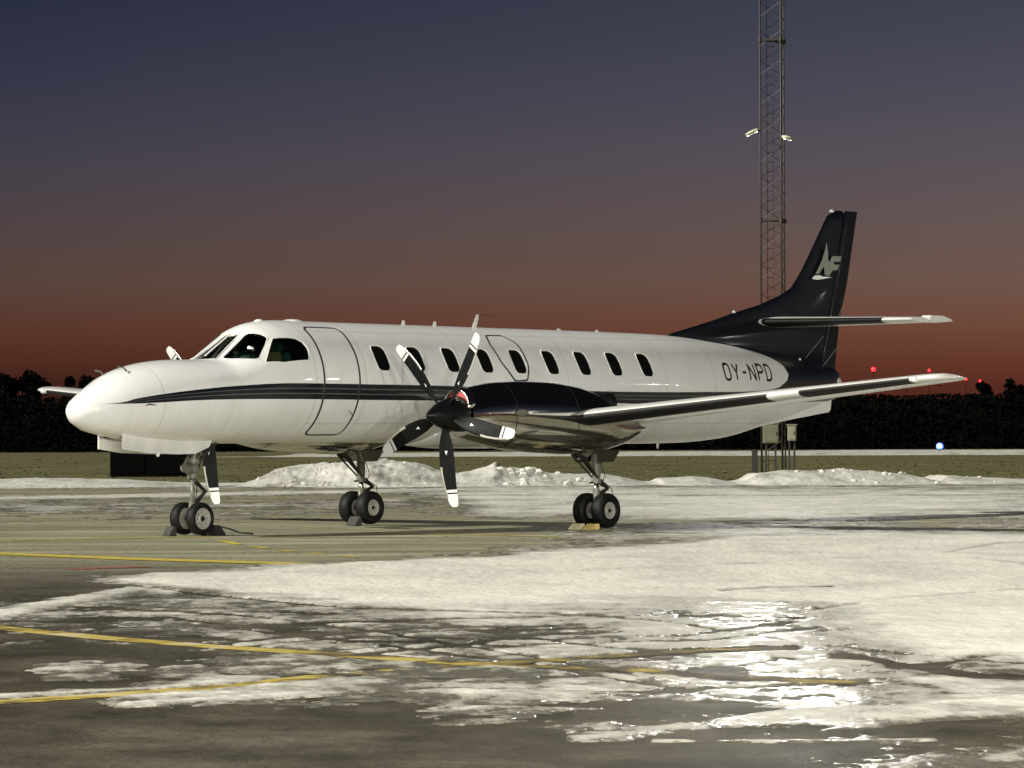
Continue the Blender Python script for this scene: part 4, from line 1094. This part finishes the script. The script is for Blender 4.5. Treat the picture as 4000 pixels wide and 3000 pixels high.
# ---- ploughed snow bank along the apron edge
prof_b = [(-1600,1872),(-300,1880),(150,1865),(500,1872),(800,1890),(940,1890),(1010,1868),(1080,1832),(1130,1822),(1200,1815),(1300,1812),(1400,1795),(1450,1790),(1520,1800),(1620,1812),(1700,1830),(1780,1846),(1850,1838),(1905,1822),(1935,1806),(1965,1828),(2060,1828),(2150,1848),(2250,1850),(2330,1850),(2420,1860),(2550,1886),(2575,1866),(2700,1858),(2760,1862),(2860,1880),(2900,1872),(2945,1848),(3050,1838),(3200,1838),(3290,1832),(3400,1838),(3550,1850),(3640,1872),(3680,1854),(3800,1862),(4000,1868),(4700,1865),(5600,1872)]
YB = 112.0
xs_b = np.linspace(at(-1550,1850,YB)[0], at(5500,1850,YB)[0], 900)
pb = np.array([at(u, v, YB)[::2] for u, v in prof_b])
crest = np.interp(xs_b, pb[:,0], pb[:,1])
ysb = np.linspace(0, 1, 44)
verts = []
for j, t in enumerate(ysb):
    Yv = 104.5 + 15*t
    tt = (Yv-104.5)/(YB-104.5) if Yv < YB else 1-(Yv-YB)/(119.5-YB)
    shape = np.sin(np.clip(tt, 0, 1)*math.pi/2)**1.4
    base = np.maximum(crest - .02, .02)
    lump = (fbm(xs_b*1.1, np.full_like(xs_b, Yv*.8), 5, 77)-.5)*.34 + (np.maximum(0, vnoise(xs_b*3.1, np.full_like(xs_b, Yv*2.4), 88)-.58))*.22 + np.abs(fbm(xs_b*4, np.full_like(xs_b, Yv*3), 3, 99)-.5)*.14
    lump2 = lump*np.clip(base/.6, .1, 1)*np.sin(np.clip(tt, 0, 1)*math.pi)**.5
    z = -.05 + (base+.05)*shape + lump2*1.0
    verts += [(x, Yv + .5*math.sin(x*.7), zz) for x, zz in zip(xs_b, z)]
nx2 = len(xs_b)
b = MB(); b.v = verts; b.f = [(j*nx2+i, j*nx2+i+1, (j+1)*nx2+i+1, (j+1)*nx2+i) for j in range(len(ysb)-1) for i in range(nx2-1)]
bank = b.build('snow_bank', M_bank, smooth=True); tag(bank, kind='structure', label='ploughed snow bank along the far edge of the apron')
at2 = bank.data.attributes.new('depth', 'FLOAT', 'POINT'); at2.data.foreach_set('value', [.32]*len(bank.data.vertices))
# broken lumps of snow on the bank, too many and small to count
b = MB()
for k in range(110):
    u = random.choice([random.gauss(2080, 170), random.gauss(1250, 130), random.uniform(1000, 4000), random.gauss(3250,150)]); 
    Yv = random.uniform(105.5, 111.5); x = at(u, 1850, Yv)[0]; cr = max(0, float(np.interp(x, pb[:,0], pb[:,1])))
    tt = (Yv-104.5)/(YB-104.5); z = -.05+(cr+.05)*math.sin(tt*math.pi/2)**1.4; s = random.uniform(.03, .13)*(1.5 if 1850 < u < 2350 else .8)*min(1, cr/.25+.2)
    s *= .62; t_ = (1+5**.5)/2; rots = rng.uniform(.6, 1.25, 12)
    V12 = [Vector(p).normalized() for p in ((-1,t_,0),(1,t_,0),(-1,-t_,0),(1,-t_,0),(0,-1,t_),(0,1,t_),(0,-1,-t_),(0,1,-t_),(t_,0,-1),(t_,0,1),(-t_,0,-1),(-t_,0,1))]
    b.add([(x+q.x*s*1.4*w_, Yv+q.y*s*w_, z+.01+q.z*s*.9*w_) for q, w_ in zip(V12, rots)], [(0,11,5),(0,5,1),(0,1,7),(0,7,10),(0,10,11),(1,5,9),(5,11,4),(11,10,2),(10,7,6),(7,1,8),(3,9,4),(3,4,2),(3,2,6),(3,6,8),(3,8,9),(4,9,5),(2,4,11),(6,2,10),(8,6,7),(9,8,1)])
o = b.build('snow_lumps', M_bank, bevel=0); at9 = o.data.attributes.new('depth', 'FLOAT', 'POINT'); at9.data.foreach_set('value', [.35]*len(o.data.vertices)); tag(o, kind='stuff', label='broken lumps of ploughed snow scattered on the bank', cat='snow')
# far strip of snow across the field
Xs = np.linspace(-130, 130, 260); v = []
for j, Yv in enumerate((238, 246, 256, 268, 282, 300)):
    for x in Xs:
        n_ = float(vnoise(np.array(x*.12), np.array(Yv*.1), 5)); right = min(1, max(.1, (x+20)/45))
        v.append((x, Yv, -.03 + (.10+.10*n_)*right*(1 if 0 < j < 5 else 0)))
b = MB(); b.v = v; b.f = [(j*260+i, j*260+i+1, (j+1)*260+i+1, (j+1)*260+i) for j in range(5) for i in range(259)]
o = b.build('snow_strip', M_bank, smooth=True); tag(o, kind='structure', label='thin far strip of snow across the grass')
at3 = o.data.attributes.new('depth', 'FLOAT', 'POINT'); at3.data.foreach_set('value', [.25]*len(o.data.vertices))
# grass between bank and field: rough tufts
b = MB()
for k in range(5000):
    Yv = 119 + (rng.random()**1.6)*120; x = rng.uniform(-.19, .19)*Yv*1.5; h = rng.uniform(.01, .03); a = rng.uniform(0, 6.28); w = rng.uniform(.03, .12)
    dx, dy = math.cos(a)*w, math.sin(a)*w
    n = len(b.v); b.v += [(x-dx, Yv-dy, -.012), (x+dx, Yv+dy, -.012), (x+rng.uniform(-.06,.06), Yv, h)]; b.f.append((n, n+1, n+2))
M_tuft = mat('grass_tufts', (.10,.094,.028), .9, vary=.4, vscale=.5)
o = mesh('grass', b.v, b.f, M_tuft); tag(o, kind='stuff', label='rough winter grass between the snow bank and the tree line', cat='grass')

# ================================================================ FAR THINGS
M_tree = mat('bare_dark_foliage', (.0018,.0017,.0012), .95, vary=.4, spec=.05, vscale=.2)
M_bark = mat('dark_bark', (.004,.0035,.003), .9, vary=.3, vscale=2)
def hline(x):
    left = 4.5; right = 4.45
    t = min(1, max(0, (x+40)/80)); h = left*(1-t)+right*t
    return h + .45*(vnoise(np.array(x*.11), np.array(3.), 9)-.5) + .22*(vnoise(np.array(x*.6), np.array(1.), 19)-.5)
def leaves(n, fn, size):
    vv = np.zeros((n*3, 3)); i = 0
    while i < n:
        c = fn()
        a = rng.normal(size=3); a /= np.linalg.norm(a); c2 = rng.normal(size=3); d = np.cross(a, c2); d /= np.linalg.norm(d)
        s = size*rng.uniform(.5, 1.3)
        vv[i*3] = c + a*s; vv[i*3+1] = c - a*s*.6 + d*s*.7; vv[i*3+2] = c - a*s*.5 - d*s*.7; i += 1
    return vv, [(3*k, 3*k+1, 3*k+2) for k in range(n)]
def tl():
    x = rng.uniform(-150, 150); h = float(hline(x)); z = h*(1-rng.random()**1.5*.999) if rng.random() < .7 else h*rng.random()
    return np.array([x, 312 + rng.uniform(0, 14), max(.1, z-.25)])
v, f = leaves(110000, tl, .2)
o = mesh('tree_line', v, f, M_tree); tag(o, kind='stuff', label='dark unlit wood closing the far side of the field', cat='woodland')
b = MB(); rr = []
for x in np.linspace(-400, 400, 400):
    h = float(hline(x))*.9; rr.append([(x,322,-.1),(x,324,h*.7),(x,330,h),(x,345,h*.9),(x,380,-.1)])
b.loft(rr, False, False); o = b.build('wooded_ridge', M_tree); tag(o, kind='structure', label='low dark ridge behind the tree line')
def tree(u, vtop, Yd, w, label, n=900):
    x, _, z = at(u, vtop, Yd); g = empty('tree', (x, Yd, 0), label=label, cat='tree', group='trees rising above the far tree line')
    b = MB(); b.tube([(0,0,-.1),(.05,0,z*.4),(-.05,0,z*.75)], [.22,.16,.06], 8)
    for k in range(6):
        a = rng.uniform(0, 6.28); zz = z*rng.uniform(.4,.7); b.tube([(0,0,zz),(math.cos(a)*w*.35, math.sin(a)*w*.3, zz+z*.18)], [.07,.03], 5)
    b.build('trunk', M_bark, g)
    cl = [(rng.normal()*w*.28, rng.normal()*w*.25, z*rng.uniform(.55,.9), w*rng.uniform(.14,.28)) for _ in range(14)]
    def fn():
        c = cl[rng.integers(len(cl))]; d = rng.normal(size=3); d /= np.linalg.norm(d); p = np.array(c[:3]) + d*c[3]*rng.random()**.4
        p[2] = min(p[2], z); return p
    v, f = leaves(n*2, fn, .2); mesh('crown', v, f, M_tree, g)
tree(25,1445,325,3.0,'dark tree top farthest left above the tree line'); tree(105,1440,326,2.6,'dark tree top just right of the leftmost one')
tree(3958,1462,326,2.2,'dark tree top near the right edge of the horizon'); tree(3845,1476,325,1.6,'small dark tree top beside the rightmost red light'); tree(3325,1478,325,1.6,'small dark tree top just right of the airplane tail'); tree(330,1462,325,2.4,'low dark tree top left of the airplane nose')

# lattice mast
M_mast = mat('galvanised_mast_steel', (.05,.044,.037), .5, metal=.3, vary=.3, vscale=2)
M_mast_dark = mat('dark_mast_leg', (.045,.036,.03), .6, vary=.3, vscale=2)
xl, xr = at(2972,1000,MAST_Y)[0], at(3051,1000,MAST_Y)[0]
mast = empty('lattice_mast', (0, 0, 0), label='tall three-legged steel lattice mast with two lamps behind the airplane tail', cat='mast')
LG = [(xl, MAST_Y), (xr, MAST_Y-.25), (xr+.16, MAST_Y+.6)]
TOP = 19.0
for k, (x, y) in enumerate(LG):
    b = MB(); b.tube([(x,y,-.3),(x,y,TOP)], .034 if k < 2 else .026, 8); b.build('mast_leg', M_mast_dark, mast, smooth=True)
z = .6; k = 0
while z < TOP-.5:
    for i, j in ((0,1),(1,2),(2,0)):
        a, c = LG[i], LG[j]; b = MB()
        if k % 2: a, c = c, a
        b.tube([(a[0],a[1],z),(c[0],c[1],z+.5)], .009, 5); b.build('lattice_brace', M_mast, mast)
    z += .5; k += 1
for zb in (8.63, 14.8, 2.2):
    b = MB()
    for i, j in ((0,1),(1,2),(2,0)): b.tube([(LG[i][0],LG[i][1],zb),(LG[j][0],LG[j][1],zb)], .045, 6)
    for x, y in LG: b.tube([(x,y,zb-.08),(x,y,zb+.08)], .075, 8)
    b.build('mast_joint_flange', M_mast_dark, mast)
b = MB(); lx = (xl+xr)/2
for q in (-.11, .11): b.tube([(lx+q,MAST_Y+.1,0),(lx+q,MAST_Y+.1,TOP)], .010, 5)
b.build('ladder_rail', M_mast, mast)
proto = None; zz = .4
while zz < TOP:
    if proto is None:
        b = MB(); b.tube([(lx-.11,MAST_Y+.1,0),(lx+.11,MAST_Y+.1,0)], .010, 5); proto = b.build('ladder_rung', M_mast, mast); c = proto
    else:
        c = proto.copy(); col.objects.link(c)
    c.location.z = zz; zz += .33
M_fix = mat('floodlight_housing', (.55,.56,.42), .45)
M_lens = mat('lit_floodlight_lens', (.9,.9,.8), .3, emit=(1,.96,.82), estr=9)
for (ua, va, ub, vb, st) in ((2965,505,2912,527,0),(3054,534,3098,542,1)):
    xa, _, za = at(ua, va, MAST_Y-.5); xb, _, zb = at(ub, vb, MAST_Y-.5); s = 1 if xb > xa else -1
    b = MB(); P = []
    for t, w, h in ((0,.07,.05),(.25,.16,.075),(.75,.18,.07),(1,.06,.03)):
        P.append([(xa+(xb-xa)*t, MAST_Y-.5+w*math.cos(a), za+(zb-za)*t + h*math.sin(a)) for a in [2*math.pi*k/14 for k in range(14)]])
    b.loft(P); lamp = b.build('floodlight', M_fix, mast, smooth=True)
    b = MB(); b.loft([[(xa+(xb-xa)*t+0, MAST_Y-.5+w*math.cos(a)*.9, za+(zb-za)*t-.072+.02*k) for t, a in ((.5+.36*math.cos(q), q) for q in [2*math.pi*i/16 for i in range(16)])] for k, w in ((0,.12),(1,.15))])
    b.build('lamp_lens', M_lens, lamp)
    b = MB(); b.tube([(xa-.05*s,MAST_Y-.1,za-.03),(xa+.05*s,MAST_Y-.5,za)], .03, 6); b.build('bracket', M_mast_dark, lamp)
# cabinets and post beneath the mast
M_cab = mat('grey_green_cabinet', (.20,.20,.125), .55, vary=.2, vscale=3)
def cabinet(ua, va, ub, vb, label, m, Yd=137.5):
    x0, _, z1 = at(ua, va, Yd); x1, _, z0 = at(ub, vb, Yd); g = empty('electrical_cabinet', ((x0+x1)/2, Yd, 0), label=label, cat='cabinet')
    w = (x1-x0)/2
    b = MB(); b.box((-w,-.15,z0),(w,.15,z1)); b.build('housing', m, g, bevel=.02)
    b = MB(); b.box((-w-.03,-.18,z1+.002),(w+.03,.18,z1+.035)); b.build('lid', m, g, bevel=.008)
    b = MB(); b.box((-w+.04,-.165,z0+.05),(w-.04,-.152,z1-.05)); d = b.build('door', m, g, bevel=.004)
    b = MB(); b.box((w-.10,-.18,(z0+z1)/2-.05),(w-.07,-.166,(z0+z1)/2+.05)); b.build('handle', M_black, d)
    for q in (-1, 1):
        b = MB(); b.box((q*w*.6-.03,-.03,-.2),(q*w*.6+.03,.03,z0-.002)); b.build('leg', M_mast_dark, g)
cabinet(2980,1655,3042,1732,'wide dull green electrical cabinet left of the mast leg',M_cab)
cabinet(3076,1661,3110,1722,'narrow pale electrical cabinet right of the mast leg, below the tailplane', mat('pale_cabinet_paint', (.34,.33,.24), .5, vary=.15))
x, _, zt = at(2948,1765,133); g = empty('marker_post', (x,133,0), label='short dark post standing in the grass left of the mast', cat='post')
b = MB(); b.box((-.09,-.07,-.2),(.09,.07,zt)); b.build('post', M_mast_dark, g, bevel=.01); b = MB(); b.box((-.11,-.09,zt+.002),(.11,.09,zt+.05)); b.build('cap', M_mast_dark, g, bevel=.01)
# dark equipment box beyond the nose gear
x0, _, z1 = at(437,1762,134); x1, _, _z = at(760,1766,134)
M_box = mat('black_equipment_box', (.0025,.0022,.0018), .9, vary=.3, spec=.05)
g = empty('equipment_box', ((x0+x1)/2,134,0), label='low black equipment container on the grass beyond the nose gear', cat='container')
w = (x1-x0)/2
b = MB(); b.box((-w,-.6,-.05),(w,.6,z1-.05)); b.build('container_body', M_box, g, bevel=.02)
b = MB(); b.box((-w-.03,-.63,z1-.048),(w+.03,.63,z1)); b.build('lid', M_box, g, bevel=.01)
for q in (-.5, .5):
    b = MB(); b.box((q*w-.45,-.62,.1),(q*w+.45,-.604,z1-.15)); b.build('door', M_box, g, bevel=.004)
# lights on the horizon
M_red = mat('red_obstruction_lamp', (.8,.02,.02), .4, emit=(1,.012,.02), estr=5)
M_blue = mat('blue_taxiway_lamp', (.3,.45,1), .3, emit=(.07,.17,1.0), estr=2.2)
M_pole = mat('thin_dark_pole', (.003,.0025,.002), .9, spec=.1)
for u, v, r, lb in ((3412,1443,.17,'brightest red obstruction light, just right of the tail'),(3630,1447,.11,'red obstruction light above the right wing tip'),(3773,1481,.10,'red obstruction light just beyond the right wing tip'),(3828,1488,.085,'faintest red obstruction light, rightmost of the row')):
    x, Y_, z = at(u, v, 305); g = empty('obstruction_light', (x, 305, 0), label=lb, cat='light', group='red lights on the horizon')
    b = MB(); b.tube([(0,0,-.2),(0,0,z-r)], .016, 6); b.build('pole', M_pole, g)
    b = MB(); b.tube([(0,0,z-r-.08),(0,0,z-r)], r*.6, 8); b.build('lamp_base', M_pole, g)
    b = MB(); b.lathe([(-r*math.cos(q*math.pi/10), max(.002, r*math.sin(q*math.pi/10))) for q in range(11)], 'Z', (0,0,z), 16)
    b.build('lamp_globe', M_red, g, smooth=True)
x, Y_, z = at(3671,1742,262); g = empty('taxiway_light', (x,262,0), label='blue taxiway edge light glowing in the snow strip on the right', cat='light')
b = MB(); b.tube([(0,0,-.1),(0,0,z-.2)], .05, 8); b.tube([(0,0,z-.26),(0,0,z-.2)], .12, 10); b.build('stem', M_pole, g)
b = MB(); b.lathe([(-.2,.14),(-.1,.22),(.08,.22),(.18,.12),(.2,.002)], 'Z', (0,0,z), 16); b.build('lamp_dome', M_blue, g, smooth=True)  # dome made oversized so its blue stands in for the lamp's halo
M_glow_core = mat('white_glow_core', (1,1,1), .3, emit=(.75,.85,1), estr=20)
b = MB(); b.lathe([(-.07,.002),(-.05,.07),(.05,.09),(.10,.002)], 'Y', (0,-.23,z), 12); b.build('glow_core', M_glow_core, g, smooth=True)  # white core added ahead of the dome to imitate the glare's bright centre

# ---------------------------------------------------------------- wheel chocks (placed from the airplane's own axes)
def plocal(x, y): c, s = math.cos(TH), math.sin(TH); return PX0 + c*x - s*y, PY0 + s*x + c*y
M_chock_y = mat('pale_wood_chock', (.72,.66,.42), .6, vary=.15, vscale=12); M_chock_o = mat('yellow_chock_paint', (.72,.55,.20), .55, vary=.2, vscale=12)
M_chock_k = mat('black_rubber_chock', (.014,.013,.012), .6, vary=.3, vscale=12); M_chock_g = mat('dark_grey_chock', (.035,.034,.027), .7, vary=.3, vscale=12)
M_rope = mat('chock_rope', (.35,.34,.28), .8); M_strap = mat('dark_strap', (.04,.05,.045), .8)
def chock(x, y, L, D, Hh, m, label, flip=1, rope=False):
    X, Y = plocal(x, y); g = empty('wheel_chock', (X, Y, 0), TH, label=label, cat='chock', group='chocks at the airplane wheels')
    b = MB(); b.loft([[(-D/2*flip,q*L/2,0),(D/2*flip,q*L/2,0),(D/2*flip,q*L/2,Hh),(D*.10*flip,q*L/2,Hh),(-D/2*flip,q*L/2,Hh*.12)] for q in (-1,1)])
    b.build('wedge', m, g, bevel=.008)
    if rope:
        b = MB(); b.tube([(.09,-.10,.03),(.2,-.12,.05),(.26,-.15,.012),(.20,-.22,.012)], .014, 8); b.build('rope_loop', M_rope, g, smooth=True)
        b = MB(); b.tube([(.10,-.02,.12),(.22,-.08,.09),(.40,-.12,.03),(.62,-.15,.012)], .012, 6); b.build('strap', M_strap, g, smooth=True)
    return g
chock(7.93,-2.20,.18,.17,.085,M_chock_y,'pale cream chock ahead of the inboard tyre of the nearer main wheels')
chock(7.93,-2.47,.18,.17,.085,M_chock_o,'yellow chock ahead of the outboard tyre of the nearer main wheels')
chock(2.13,.16,.15,.14,.13,M_chock_g,'grey chock in front of the far nose tyre')
chock(2.69,-.12,.30,.20,.145,M_chock_k,'black rubber chock behind the nose wheels with a rope', -1, True)
chock(7.98,2.17,.20,.15,.14,M_chock_g,'grey brown chock ahead of the far main wheels')
print('objects', len(bpy.data.objects))
